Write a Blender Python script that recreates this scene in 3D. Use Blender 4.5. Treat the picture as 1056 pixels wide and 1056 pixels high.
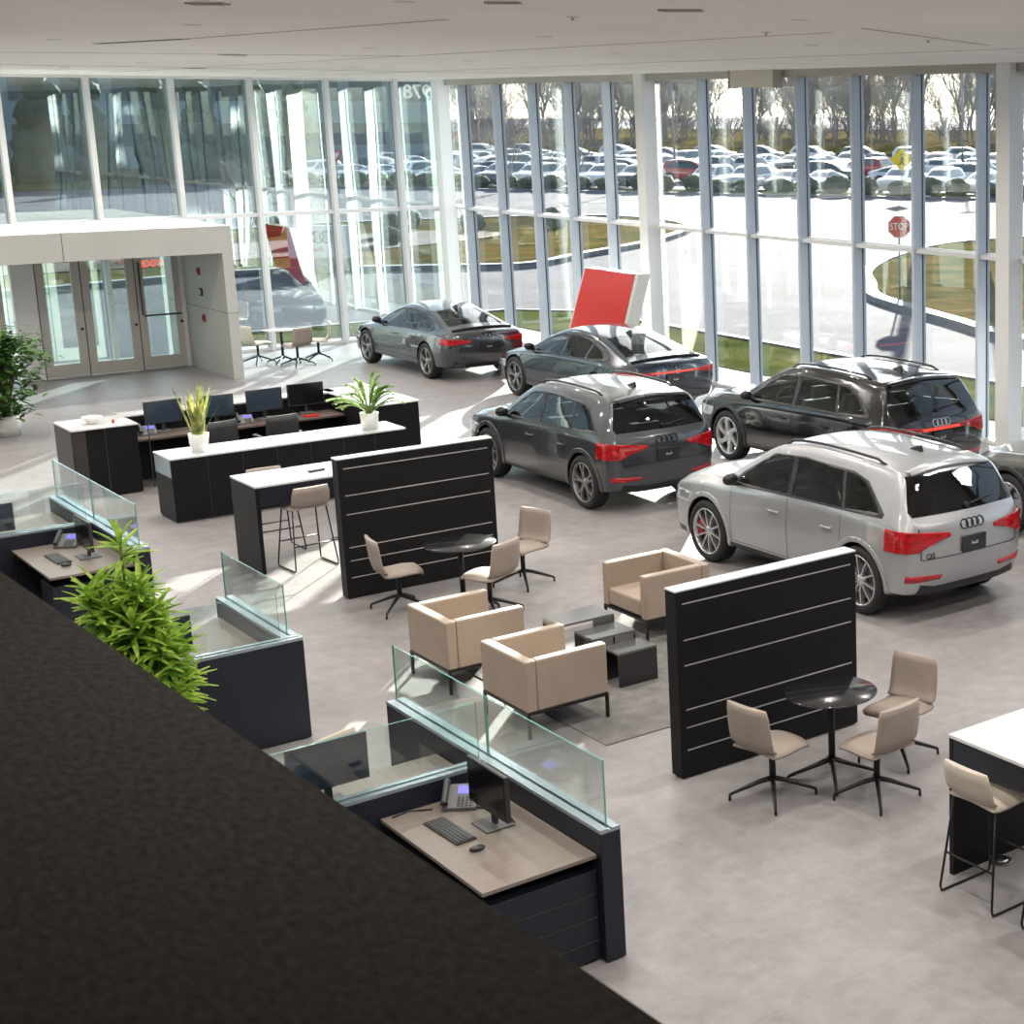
import bpy, bmesh, math, random
from mathutils import Vector, Matrix
from mathutils.bvhtree import BVHTree
random.seed(7)
sc = bpy.context.scene
for _o in list(sc.objects): bpy.data.objects.remove(_o)
# ---------------------------------------------------------------- camera, sky, sun, exposure
cam = bpy.data.cameras.new('camera'); camo = bpy.data.objects.new('camera', cam); sc.collection.objects.link(camo); sc.camera = camo
camo.location = (0, 0, 5.25); camo.rotation_euler = (math.radians(90 - 12.5325), 0, math.radians(-42.932))
cam.sensor_width = 36; cam.lens = 36 * 1681.75 / 1056; cam.shift_x = -0.44380; cam.shift_y = -0.03913; cam.clip_end = 2000
cam.clip_start = 0.05
cam.dof.use_dof = True; cam.dof.focus_distance = 17; cam.dof.aperture_fstop = 20
world = bpy.data.worlds.new('sky'); sc.world = world; world.use_nodes = True
_nt = world.node_tree; _bg = _nt.nodes['Background']; _sk = _nt.nodes.new('ShaderNodeTexSky')
_sk.sky_type = 'NISHITA'; _sk.sun_disc = False; _sk.sun_elevation = math.radians(34); _sk.sun_rotation = math.radians(42.3)
_sk.air_density = 1.0; _sk.dust_density = 1.0; _sk.ozone_density = 2.0
_hs = _nt.nodes.new('ShaderNodeHueSaturation'); _hs.inputs['Saturation'].default_value = .55; _nt.links.new(_sk.outputs[0], _hs.inputs['Color']); _nt.links.new(_hs.outputs[0], _bg.inputs[0]); _bg.inputs[1].default_value = 0.22
SUN_EL = 14.0
_l = bpy.data.lights.new('sun', 'SUN'); _l.energy = 19; _l.angle = math.radians(0.6); _l.color = (1.0, .93, .82)
_lo = bpy.data.objects.new('sun', _l); sc.collection.objects.link(_lo)
_lo.rotation_euler = (math.radians(90 - SUN_EL), 0, math.radians(-42.3 + 180)); _lo.location = (30, 33, 12)
sc.view_settings.view_transform = 'Standard'; sc.view_settings.look = 'None'; sc.view_settings.gamma = 1; sc.view_settings.exposure = 0.86
sc.view_settings.use_curve_mapping = False
sc.cycles.use_denoising = True; sc.cycles.max_bounces = 9; sc.cycles.diffuse_bounces = 4; sc.cycles.glossy_bounces = 5
sc.cycles.transparent_max_bounces = 26; sc.cycles.transmission_bounces = 6; sc.cycles.sample_clamp_indirect = 6; sc.cycles.caustics_reflective = False
C0 = bpy.context.scene.collection
PI = math.pi
def R(d): return math.radians(d)

# ---------------------------------------------------------------- materials
def nodes(m):
    m.use_nodes = True
    nt = m.node_tree
    return nt, nt.nodes['Principled BSDF']
MATS = {}
def pbr(name, col, rough=0.5, metal=0.0, coat=0.0, spec=0.5, noise=None, bump=None, emit=None, sheen=0.0, coatr=0.03):
    if name in MATS: return MATS[name]
    m = bpy.data.materials.new(name); nt, b = nodes(m)
    b.inputs['Base Color'].default_value = (*col, 1)
    b.inputs['Roughness'].default_value = rough
    b.inputs['Metallic'].default_value = metal
    b.inputs['Coat Weight'].default_value = coat
    b.inputs['Coat Roughness'].default_value = coatr
    b.inputs['Specular IOR Level'].default_value = spec
    if sheen: b.inputs['Sheen Weight'].default_value = sheen
    if emit:
        b.inputs['Emission Color'].default_value = (*emit[0], 1); b.inputs['Emission Strength'].default_value = emit[1]
    tc = nt.nodes.new('ShaderNodeTexCoord')
    if noise:   # (scale, amount, (sx,sy,sz))
        mp = nt.nodes.new('ShaderNodeMapping'); mp.inputs['Scale'].default_value = noise[2] if len(noise) > 2 else (1, 1, 1)
        nt.links.new(tc.outputs['Object'], mp.inputs['Vector'])
        n = nt.nodes.new('ShaderNodeTexNoise'); n.inputs['Scale'].default_value = noise[0]; n.inputs['Detail'].default_value = 6
        nt.links.new(mp.outputs[0], n.inputs['Vector'])
        r = nt.nodes.new('ShaderNodeMapRange'); r.inputs['From Min'].default_value = 0.3; r.inputs['From Max'].default_value = 0.7
        r.inputs['To Min'].default_value = 1 - noise[1]; r.inputs['To Max'].default_value = 1 + noise[1]
        nt.links.new(n.outputs['Fac'], r.inputs['Value'])
        v = nt.nodes.new('ShaderNodeVectorMath'); v.operation = 'SCALE'; v.inputs[0].default_value = col
        nt.links.new(r.outputs[0], v.inputs['Scale']); nt.links.new(v.outputs[0], b.inputs['Base Color'])
    if bump:    # (scale, strength)
        n2 = nt.nodes.new('ShaderNodeTexNoise'); n2.inputs['Scale'].default_value = bump[0]; n2.inputs['Detail'].default_value = 4
        nt.links.new(tc.outputs['Object'], n2.inputs['Vector'])
        bp = nt.nodes.new('ShaderNodeBump'); bp.inputs['Strength'].default_value = bump[1]; bp.inputs['Distance'].default_value = 0.01
        nt.links.new(n2.outputs['Fac'], bp.inputs['Height']); nt.links.new(bp.outputs[0], b.inputs['Normal'])
    MATS[name] = m
    return m

def glassmat(name, tint, refl=1.0, ior=1.5, rough=0.0, wave=None, base=0.0, rcol=(1, 1, 1)):
    """thin clear pane: what lies behind, tinted, plus a mirror reflection by Fresnel"""
    if name in MATS: return MATS[name]
    m = bpy.data.materials.new(name); m.use_nodes = True; nt = m.node_tree; nt.nodes.clear()
    out = nt.nodes.new('ShaderNodeOutputMaterial'); mix = nt.nodes.new('ShaderNodeMixShader')
    tr = nt.nodes.new('ShaderNodeBsdfTransparent'); tr.inputs[0].default_value = (*tint, 1)
    gl = nt.nodes.new('ShaderNodeBsdfGlossy'); gl.inputs['Roughness'].default_value = rough; gl.inputs['Color'].default_value = (*rcol, 1)
    fr = nt.nodes.new('ShaderNodeFresnel'); fr.inputs['IOR'].default_value = ior
    # Fresnel from the back of a pane would treat the ray as leaving a dense body: flip it
    ge = nt.nodes.new('ShaderNodeNewGeometry'); mr = nt.nodes.new('ShaderNodeMapRange')
    mr.inputs['To Min'].default_value = ior; mr.inputs['To Max'].default_value = 1 / ior
    nt.links.new(ge.outputs['Backfacing'], mr.inputs['Value']); nt.links.new(mr.outputs[0], fr.inputs['IOR'])
    ml = nt.nodes.new('ShaderNodeMath'); ml.operation = 'MULTIPLY_ADD'; ml.inputs[1].default_value = refl; ml.inputs[2].default_value = base; ml.use_clamp = True
    nt.links.new(fr.outputs[0], ml.inputs[0]); nt.links.new(ml.outputs[0], mix.inputs[0])
    nt.links.new(tr.outputs[0], mix.inputs[1]); nt.links.new(gl.outputs[0], mix.inputs[2]); nt.links.new(mix.outputs[0], out.inputs[0])
    if wave:
        tc = nt.nodes.new('ShaderNodeTexCoord'); mp = nt.nodes.new('ShaderNodeMapping'); mp.inputs['Scale'].default_value = wave[1]
        n = nt.nodes.new('ShaderNodeTexNoise'); n.inputs['Scale'].default_value = wave[0]; n.inputs['Detail'].default_value = 1
        bp = nt.nodes.new('ShaderNodeBump'); bp.inputs['Strength'].default_value = wave[2]; bp.inputs['Distance'].default_value = 0.05
        nt.links.new(tc.outputs['Object'], mp.inputs[0]); nt.links.new(mp.outputs[0], n.inputs['Vector'])
        nt.links.new(n.outputs['Fac'], bp.inputs['Height']); nt.links.new(bp.outputs[0], gl.inputs['Normal'])
    MATS[name] = m
    return m

# ---------------------------------------------------------------- objects
def tag(o, label=None, cat=None, group=None, kind=None):
    if label: o['label'] = label
    if cat: o['category'] = cat
    if group: o['group'] = group
    if kind: o['kind'] = kind
    return o
def empty(name, loc=(0, 0, 0), rz=0, label=None, cat=None, group=None, kind=None, parent=None):
    o = bpy.data.objects.new(name, None); C0.objects.link(o)
    o.location = loc; o.rotation_euler = (0, 0, rz); o.empty_display_size = 0.2; o.parent = parent
    return tag(o, label, cat, group, kind)
def copy_tree(o, parent=None):
    c = o.copy(); C0.objects.link(c); c.parent = parent
    for ch in [x for x in KIDS.get(o.name, [])]:
        k = copy_tree(ch, c)
        KIDS.setdefault(c.name, []).append(k)
    return c
KIDS = {}
def clone(o, loc, rz, label, group=None):
    c = copy_tree(o); c.location = loc; c.rotation_euler = (0, 0, rz); c['label'] = label
    if group: c['group'] = group
    return c

class MB:
    """collects shapes and links them as ONE mesh object"""
    def __init__(s): s.bm = bmesh.new(); s.mi = 0
    def _f(s, vs, smooth=False):
        try:
            f = s.bm.faces.new(vs); f.material_index = s.mi; f.smooth = smooth; return f
        except ValueError: return None
    def hexa(s, p, smooth=False):
        v = [s.bm.verts.new(q) for q in p]
        for a in ((0, 3, 2, 1), (4, 5, 6, 7), (0, 1, 5, 4), (1, 2, 6, 5), (2, 3, 7, 6), (3, 0, 4, 7)): s._f([v[i] for i in a], smooth)
        return s
    def box(s, x0, x1, y0, y1, z0, z1, bev=0, seg=2):
        if x0 > x1: x0, x1 = x1, x0
        if y0 > y1: y0, y1 = y1, y0
        n0 = len(s.bm.verts)
        s.hexa([(x0, y0, z0), (x1, y0, z0), (x1, y1, z0), (x0, y1, z0), (x0, y0, z1), (x1, y0, z1), (x1, y1, z1), (x0, y1, z1)])
        if bev:
            s.bm.verts.ensure_lookup_table(); vs = set(s.bm.verts[n0:])
            es = [e for e in s.bm.edges if e.verts[0] in vs and e.verts[1] in vs]
            r = bmesh.ops.bevel(s.bm, geom=es, offset=bev, segments=seg, affect='EDGES', profile=0.6)
            for f in r['faces']: f.smooth = True; f.material_index = s.mi
        return s
    def prism(s, pts, axis, a0, a1):
        """polygon extruded along an axis; pts are the other two coordinates in order"""
        def mk(p, a):
            return {'x': (a, p[0], p[1]), 'y': (p[0], a, p[1]), 'z': (p[0], p[1], a)}[axis]
        lo = [s.bm.verts.new(mk(p, a0)) for p in pts]; hi = [s.bm.verts.new(mk(p, a1)) for p in pts]
        s._f(lo[::-1]); s._f(hi); n = len(pts)
        for i in range(n): s._f([lo[i], lo[(i + 1) % n], hi[(i + 1) % n], hi[i]])
        return s
    def lathe(s, prof, seg=24, c=(0, 0, 0), axis='z', smooth=True, close=True):
        rings = []
        for r, h in prof:
            ring = []
            for k in range(seg):
                a = 2 * PI * k / seg; u, w = r * math.cos(a), r * math.sin(a)
                p = {'z': (u, w, h), 'x': (h, u, w), 'y': (u, h, w)}[axis]
                ring.append(s.bm.verts.new((p[0] + c[0], p[1] + c[1], p[2] + c[2])))
            rings.append(ring)
        for a, b in zip(rings, rings[1:]):
            for k in range(seg): s._f([a[k], a[(k + 1) % seg], b[(k + 1) % seg], b[k]], smooth)
        if close: s._f(rings[0][::-1]); s._f(rings[-1])
        return s
    def cyl(s, c, r, h, seg=20, axis='z', r2=None):
        i = {'x': 0, 'y': 1, 'z': 2}[axis]
        cc = list(c); z0 = cc[i]; cc[i] = 0
        return s.lathe([(r, z0), (r2 if r2 is not None else r, z0 + h)], seg, cc, axis)
    def tube(s, pts, r, seg=8, cap=True):
        pts = [Vector(p) for p in pts]; rr = r if isinstance(r, (list, tuple)) else [r] * len(pts)
        rings = []; t0 = (pts[1] - pts[0]).normalized()
        u = t0.orthogonal().normalized()
        for i, p in enumerate(pts):
            t = (pts[min(i + 1, len(pts) - 1)] - pts[max(i - 1, 0)]).normalized()
            u = (u - t * u.dot(t))
            u = u.normalized() if u.length > 1e-6 else t.orthogonal().normalized()
            w = t.cross(u)
            rings.append([s.bm.verts.new(p + (u * math.cos(2 * PI * k / seg) + w * math.sin(2 * PI * k / seg)) * rr[i]) for k in range(seg)])
        for a, b in zip(rings, rings[1:]):
            for k in range(seg): s._f([a[k], a[(k + 1) % seg], b[(k + 1) % seg], b[k]], True)
        if cap: s._f(rings[0][::-1]); s._f(rings[-1])
        return s
    def sphere(s, c, r, seg=12, sc=(1, 1, 1)):
        n = seg // 2
        prof = [(max(1e-4, r * math.sin(PI * i / n)), -r * math.cos(PI * i / n)) for i in range(n + 1)]
        n0 = len(s.bm.verts); s.lathe(prof, seg)
        s.bm.verts.ensure_lookup_table()
        for v in s.bm.verts[n0:]: v.co = Vector((v.co.x * sc[0] + c[0], v.co.y * sc[1] + c[1], v.co.z * sc[2] + c[2]))
        return s
    def grid(s, rows, smooth=True, closed=False):
        V = [[s.bm.verts.new(p) for p in r] for r in rows]
        for a, b in zip(V, V[1:]):
            n = len(a)
            for k in range(n if closed else n - 1): s._f([a[k], a[(k + 1) % n], b[(k + 1) % n], b[k]], smooth)
        return V
    def xf(s, M):
        for v in s.bm.verts: v.co = M @ v.co
        return s
    def build(s, name, mat, parent=None, kind=None, recalc=True):
        if recalc: bmesh.ops.recalc_face_normals(s.bm, faces=s.bm.faces)
        me = bpy.data.meshes.new(name); s.bm.to_mesh(me); s.bm.free()
        for m in (mat if isinstance(mat, (list, tuple)) else [mat]): me.materials.append(m)
        o = bpy.data.objects.new(name, me); C0.objects.link(o); o.parent = parent
        if parent: KIDS.setdefault(parent.name, []).append(o)
        if kind: o['kind'] = kind
        return o
def text_mesh(s, body, mat, parent, name, size, M, depth=0.004, align='CENTER', font_scale=(1, 1)):
    """lettering as a solid mesh; M places it (text lies in its local XY plane)"""
    cu = bpy.data.curves.new(name, 'FONT'); cu.body = body; cu.size = size; cu.extrude = depth; cu.align_x = align; cu.align_y = 'CENTER'
    cu.resolution_u = 3
    to = bpy.data.objects.new(name, cu); C0.objects.link(to)
    dg = bpy.context.evaluated_depsgraph_get()
    me = bpy.data.meshes.new_from_object(to.evaluated_get(dg))
    bpy.data.objects.remove(to)
    me.transform(Matrix.Diagonal((font_scale[0], font_scale[1], 1, 1))); me.transform(M)
    me.materials.clear(); me.materials.append(mat)
    o = bpy.data.objects.new(name, me); C0.objects.link(o); o.parent = parent
    if parent: KIDS.setdefault(parent.name, []).append(o)
    return o
# ---------------------------------------------------------------- cars
# side tables, rear to front: y, sill(x,z), middle(x,z), belt(x,z), rail(x,z,y), centre line(z,y)
SUV = [
 (-2.20, .72, .36, .85, .66, .82, .97, .74, 1.07, -2.20, 1.09, -2.25),
 (-2.10, .85, .33, .915, .66, .89, 1.00, .79, 1.12, -2.13, 1.15, -2.19),
 (-1.93, .90, .32, .94, .68, .915, 1.02, .74, 1.40, -1.95, 1.45, -2.00),
 (-1.76, .91, .31, .945, .68, .92, 1.03, .68, 1.56, -1.90, 1.625, -1.95),
 (-1.41, .91, .30, .945, .68, .92, 1.03, .665, 1.60, -1.50, 1.66, -1.50),
 (-0.85, .90, .28, .93, .66, .905, 1.02, .665, 1.625, -0.85, 1.685, -0.85),
 (-0.25, .895, .27, .925, .65, .895, 1.00, .665, 1.625, -0.25, 1.69, -0.25),
 (0.35, .895, .27, .925, .64, .895, .985, .655, 1.575, 0.25, 1.645, 0.20),
 (0.80, .90, .27, .93, .64, .90, .97, .70, 1.33, 0.72, 1.42, 0.68),
 (1.15, .905, .28, .94, .64, .90, .955, .765, 1.03, 1.20, 1.10, 1.22),
 (1.42, .905, .28, .945, .64, .90, .96, .77, 1.03, 1.42, 1.08, 1.45),
 (1.80, .90, .27, .94, .62, .885, .93, .74, 1.0, 1.80, 1.05, 1.83),
 (2.12, .86, .26, .90, .56, .84, .86, .68, .93, 2.12, 1.0, 2.18),
 (2.28, .70, .26, .78, .50, .75, .76, .60, .83, 2.26, .90, 2.36),
]
FAST = [
 (-2.37, .70, .34, .83, .56, .80, .84, .74, .93, -2.36, .965, -2.42),
 (-2.24, .84, .30, .905, .58, .865, .87, .76, .97, -2.25, 1.00, -2.30),
 (-1.98, .90, .28, .93, .60, .885, .89, .68, 1.03, -1.95, 1.09, -1.95),
 (-1.72, .91, .27, .94, .60, .89, .90, .62, 1.13, -1.62, 1.19, -1.60),
 (-1.42, .91, .26, .945, .60, .89, .90, .58, 1.23, -1.20, 1.29, -1.18),
 (-0.85, .90, .25, .925, .58, .87, .89, .56, 1.33, -0.72, 1.39, -0.72),
 (-0.25, .89, .24, .92, .57, .865, .875, .56, 1.365, -0.25, 1.425, -0.25),
 (0.30, .89, .24, .92, .56, .865, .86, .56, 1.33, 0.15, 1.395, 0.12),
 (0.80, .895, .25, .925, .56, .87, .85, .62, 1.14, 0.66, 1.21, 0.64),
 (1.15, .90, .25, .935, .56, .875, .84, .72, .90, 1.20, .95, 1.25),
 (1.42, .905, .25, .94, .56, .875, .83, .73, .87, 1.45, .91, 1.50),
 (1.80, .90, .24, .93, .54, .85, .78, .69, .82, 1.82, .865, 1.86),
 (2.12, .85, .23, .88, .48, .79, .68, .62, .73, 2.14, .78, 2.20),
 (2.30, .70, .22, .77, .42, .70, .60, .54, .64, 2.28, .70, 2.40),
]
def shell(table, level=3):
    """closed car body from the side table, smoothed"""
    bm = bmesh.new(); J = len(table)
    def ring(t):
        y, xs, zs, xm, zm, xb, zb, xr, zr, yr, zc, yc = t
        return [(0, y, zs - .05), (xs * .55, y, zs - .05), (xs, y, zs), (xm, y, zm), (xb, y, zb), (xr, yr, zr),
                (xr * .55, yr * .4 + yc * .6, zr * .3 + zc * .7), (0, yc, zc)]
    Rg = [[bm.verts.new(p) for p in ring(t)] for t in table]
    Lg = [[r[i] if i in (0, 7) else bm.verts.new((-r[i].co.x, r[i].co.y, r[i].co.z)) for i in range(8)] for r in Rg]
    for a, b in zip(Rg, Rg[1:]):
        for i in range(7): bm.faces.new([a[i], b[i], b[i + 1], a[i + 1]])
    for a, b in zip(Lg, Lg[1:]):
        for i in range(7): bm.faces.new([a[i], a[i + 1], b[i + 1], b[i]])
    for j, sg in ((0, -1), (J - 1, 1)):
        r = Rg[j]; l = Lg[j]; rows = {}
        for i in (3, 4):
            y = table[j][0]; x = r[i].co.x; z = r[i].co.z
            c = bm.verts.new((0, y + sg * (.09 if sg < 0 else .14), z + (.01 if i == 3 else .02)))
            rows[i] = [c] + [bm.verts.new((k * x * .6, y + sg * (.07 if sg < 0 else .10), z + .008)) for k in (1, -1)]
        for side, g in ((1, r), (-1, l)):
            k = 1 if side == 1 else 2
            q = [[g[0], g[1], g[2]], [rows[3][0], rows[3][k], g[3]], [rows[4][0], rows[4][k], g[4]], [g[7], g[6], g[5]]]
            for a, b in zip(q, q[1:]):
                for i in range(2):
                    f = [a[i], a[i + 1], b[i + 1], b[i]]
                    bm.faces.new(f if side * sg < 0 else f[::-1])
    cl = bm.edges.layers.float.new('crease_edge')
    for G in (Rg, Lg):
        for a, b in zip(G, G[1:]):
            for i, w in ((2, .55), (3, .25), (4, .6), (5, .6)):
                e = bm.edges.get((a[i], b[i]))
                if e: e[cl] = w
    bmesh.ops.recalc_face_normals(bm, faces=bm.faces)
    me = bpy.data.meshes.new('tmp'); bm.to_mesh(me); bm.free()
    o = bpy.data.objects.new('tmp', me); C0.objects.link(o)
    m = o.modifiers.new('s', 'SUBSURF'); m.levels = level; m.render_levels = level
    ev = o.evaluated_get(bpy.context.evaluated_depsgraph_get()); em = bpy.data.meshes.new_from_object(ev)
    bpy.data.objects.remove(o)
    b2 = bmesh.new(); b2.from_mesh(em); bpy.data.meshes.remove(em)
    for f in b2.faces: f.smooth = True
    return b2
def inpoly(x, y, P):
    r = False; n = len(P); j = n - 1
    for i in range(n):
        if (P[i][1] > y) != (P[j][1] > y) and x < (P[j][0] - P[i][0]) * (y - P[i][1]) / (P[j][1] - P[i][1]) + P[i][0]: r = not r
        j = i
    return r
def facesin(bm, poly, view, cond):
    """split the shell along a polygon seen from the side ('s': y,z), the back ('b': x,z) or above ('t': x,y); return the faces inside"""
    ia, ib = {'s': (1, 2), 'b': (0, 2), 't': (0, 1)}[view]
    x0 = min(p[0] for p in poly) - .02; x1 = max(p[0] for p in poly) + .02; y0 = min(p[1] for p in poly) - .02; y1 = max(p[1] for p in poly) + .02
    n = len(poly)
    def near(f):
        vs = [v.co for v in f.verts]
        return min(v[ia] for v in vs) < x1 and max(v[ia] for v in vs) > x0 and min(v[ib] for v in vs) < y1 and max(v[ib] for v in vs) > y0 and cond(f.calc_center_median())
    fs = [f for f in bm.faces if near(f)]
    for i in range(n):
        a, b = poly[i], poly[(i + 1) % n]
        co = [0, 0, 0]; no = [0, 0, 0]; co[ia], co[ib] = a; no[ia], no[ib] = (b[1] - a[1]), -(b[0] - a[0])
        if abs(no[ia]) + abs(no[ib]) < 1e-6: continue
        g = set(fs)
        for f in fs: g.update(f.edges); g.update(f.verts)
        r = bmesh.ops.bisect_plane(bm, geom=list(g), plane_co=co, plane_no=Vector(no).normalized(), dist=1e-5)
        fs = list({e for e in r['geom'] if isinstance(e, bmesh.types.BMFace)} | {f for f in fs if f.is_valid})
    out = []
    for f in fs:
        c = f.calc_center_median()
        if cond(c) and inpoly(c[ia], c[ib], poly): out.append(f)
    return out
def patch(src, poly, view, cond, off, name, mat, parent, solid=0.0, extra=None):
    """a piece of the body surface inside a polygon, lifted by off: light, pane, seam, badge field"""
    ia, ib = {'s': (1, 2), 'b': (0, 2), 't': (0, 1)}[view]
    x0 = min(p[0] for p in poly) - .1; x1 = max(p[0] for p in poly) + .1; y0 = min(p[1] for p in poly) - .1; y1 = max(p[1] for p in poly) + .1
    bm = bmesh.new(); vm = {}; nn = {}
    for f in src.faces:
        c = f.calc_center_median()
        if x0 < c[ia] < x1 and y0 < c[ib] < y1 and cond(c):
            vs = []
            for v in f.verts:
                if v not in vm: w = bm.verts.new(v.co); w.normal = v.normal; vm[v] = w
                vs.append(vm[v])
            bm.faces.new(vs).smooth = True
    bm.normal_update()
    keep = facesin(bm, poly, view, cond)
    if extra:
        for e in extra:
            bad = set(facesin(bm, e, view, cond)); bmesh.ops.delete(bm, geom=list(bad), context='FACES')
    keep = [f for f in bm.faces if inpoly(f.calc_center_median()[ia], f.calc_center_median()[ib], poly) and cond(f.calc_center_median())]
    ks = set(keep)
    bmesh.ops.delete(bm, geom=[f for f in bm.faces if f not in ks], context='FACES')
    if not bm.faces: bm.free(); return None
    bm.normal_update()
    nn = {v: v.normal.copy() for v in bm.verts}
    for v in bm.verts: v.co += nn[v] * off
    if solid:
        bd = [e for e in bm.edges if e.is_boundary]
        r = bmesh.ops.extrude_edge_only(bm, edges=bd)
        ev = [g for g in r['geom'] if isinstance(g, bmesh.types.BMVert)]
        old = {tuple(round(c, 6) for c in v.co): n_ for v, n_ in nn.items()}
        for v in ev: v.co -= old.get(tuple(round(c, 6) for c in v.co), Vector()) * solid
    me = bpy.data.meshes.new(name); bm.to_mesh(me); bm.free(); me.materials.append(mat)
    o = bpy.data.objects.new(name, me); C0.objects.link(o); o.parent = parent
    KIDS.setdefault(parent.name, []).append(o)
    return o
def circ(cy, cz, r, n=26): return [(cy + r * math.cos(2 * PI * k / n), cz + r * math.sin(2 * PI * k / n)) for k in range(n)]
def scaled(table, sy, sx, sz): return [tuple(v * (sy if i in (0, 9, 11) else sx if i in (1, 3, 5, 7) else sz) for i, v in enumerate(t)) for t in table]

def spoke_wheel(parent, name_loc, R0, style, rimmat, sign, caliper):
    """tyre with rim, spokes and brake; sign=+1 right side, -1 left side (outer face looks along sign x)"""
    w = .235; x, y, z = name_loc
    T = MB()
    prof = [(R0 * .72, -w / 2 + .01), (R0 * .84, -w / 2), (R0 * .95, -w / 2 + .012), (R0, -w / 2 + .04), (R0, w / 2 - .04), (R0 * .95, w / 2 - .012), (R0 * .84, w / 2), (R0 * .75, w / 2 - .012), (R0 * .72, w / 2 - .03)]
    T.lathe([(r, h * sign) for r, h in prof], 40, (x, y, z), 'x', close=False)
    tyre = T.build('wheel', M['rubber'], parent)
    B = MB(); rr = R0 * .75
    B.lathe([(rr, sign * (w / 2 - .014)), (rr * .965, sign * (w / 2 - .004)), (rr * .93, sign * (w / 2 - .02)), (rr * .90, sign * .03), (rr * .88, -sign * .08)], 40, (x, y, z), 'x', close=False)
    # hub
    B.lathe([(.001, sign * (w / 2 - .028)), (.05, sign * (w / 2 - .03)), (.065, sign * (w / 2 - .05)), (.07, 0)], 16, (x, y, z), 'x', close=False)
    n, tw, wid, twin = style
    xo = sign * (w / 2 - .022); xi = sign * (w / 2 - .065)
    for k in range(n):
        a = 2 * PI * k / n + .2
        for s in ((-1, 1) if twin else (0,)):
            pr = []
            for (r, half, da) in ((.05, wid * .7, s * .05), (rr * .55, wid * .5, s * twin * .5 + tw * .5), (rr * .94, wid * .62, s * twin + tw)):
                aa = a + da; d = (math.cos(aa), math.sin(aa)); t = (-d[1], d[0])
                pr.append([(x + X, y + d[0] * r + t[0] * h, z + d[1] * r + t[1] * h) for X, h in ((xi, -half), (xo - sign * .012 * (r < .1), -half * .8), (xo - sign * .012 * (r < .1), half * .8), (xi, half))])
            B.grid(pr, False, True)
    B.build('rim', rimmat, tyre)
    D = MB(); D.lathe([(.05, sign * .02), (rr * .72, sign * .02), (rr * .72, sign * .035), (.05, sign * .035)], 28, (x, y, z), 'x')
    D.build('brake_disc', M['steel_dark'], tyre)
    if caliper:
        K = MB(); a0 = -.5
        sec = []
        for q in range(7):
            a = a0 + q * .17
            sec.append([(x + X, y + math.cos(a) * r, z + math.sin(a) * r) for X, r in ((sign * .0, rr * .55), (sign * .06, rr * .55), (sign * .06, rr * .84), (sign * .0, rr * .84))])
        K.grid(sec, False, True); K.build('brake_caliper', caliper, tyre)
    return tyre

def rings(parent, src_ray, cx, cz, r, mat, face):
    """four interlocking rings on the tail"""
    B = MB()
    for k in range(4):
        c = src_ray(cx + (k - 1.5) * r * 1.5, cz)
        pts = []
        for q in range(18):
            a = 2 * PI * q / 18
            h = src_ray(cx + (k - 1.5) * r * 1.5 + r * math.cos(a), cz + r * math.sin(a))
            pts.append((h[0], h[1] + face * .008, h[2]))
        pts.append(pts[0]); B.tube(pts, r * .13, 6, False)
    return B.build('ring_badge', mat, parent)

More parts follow.
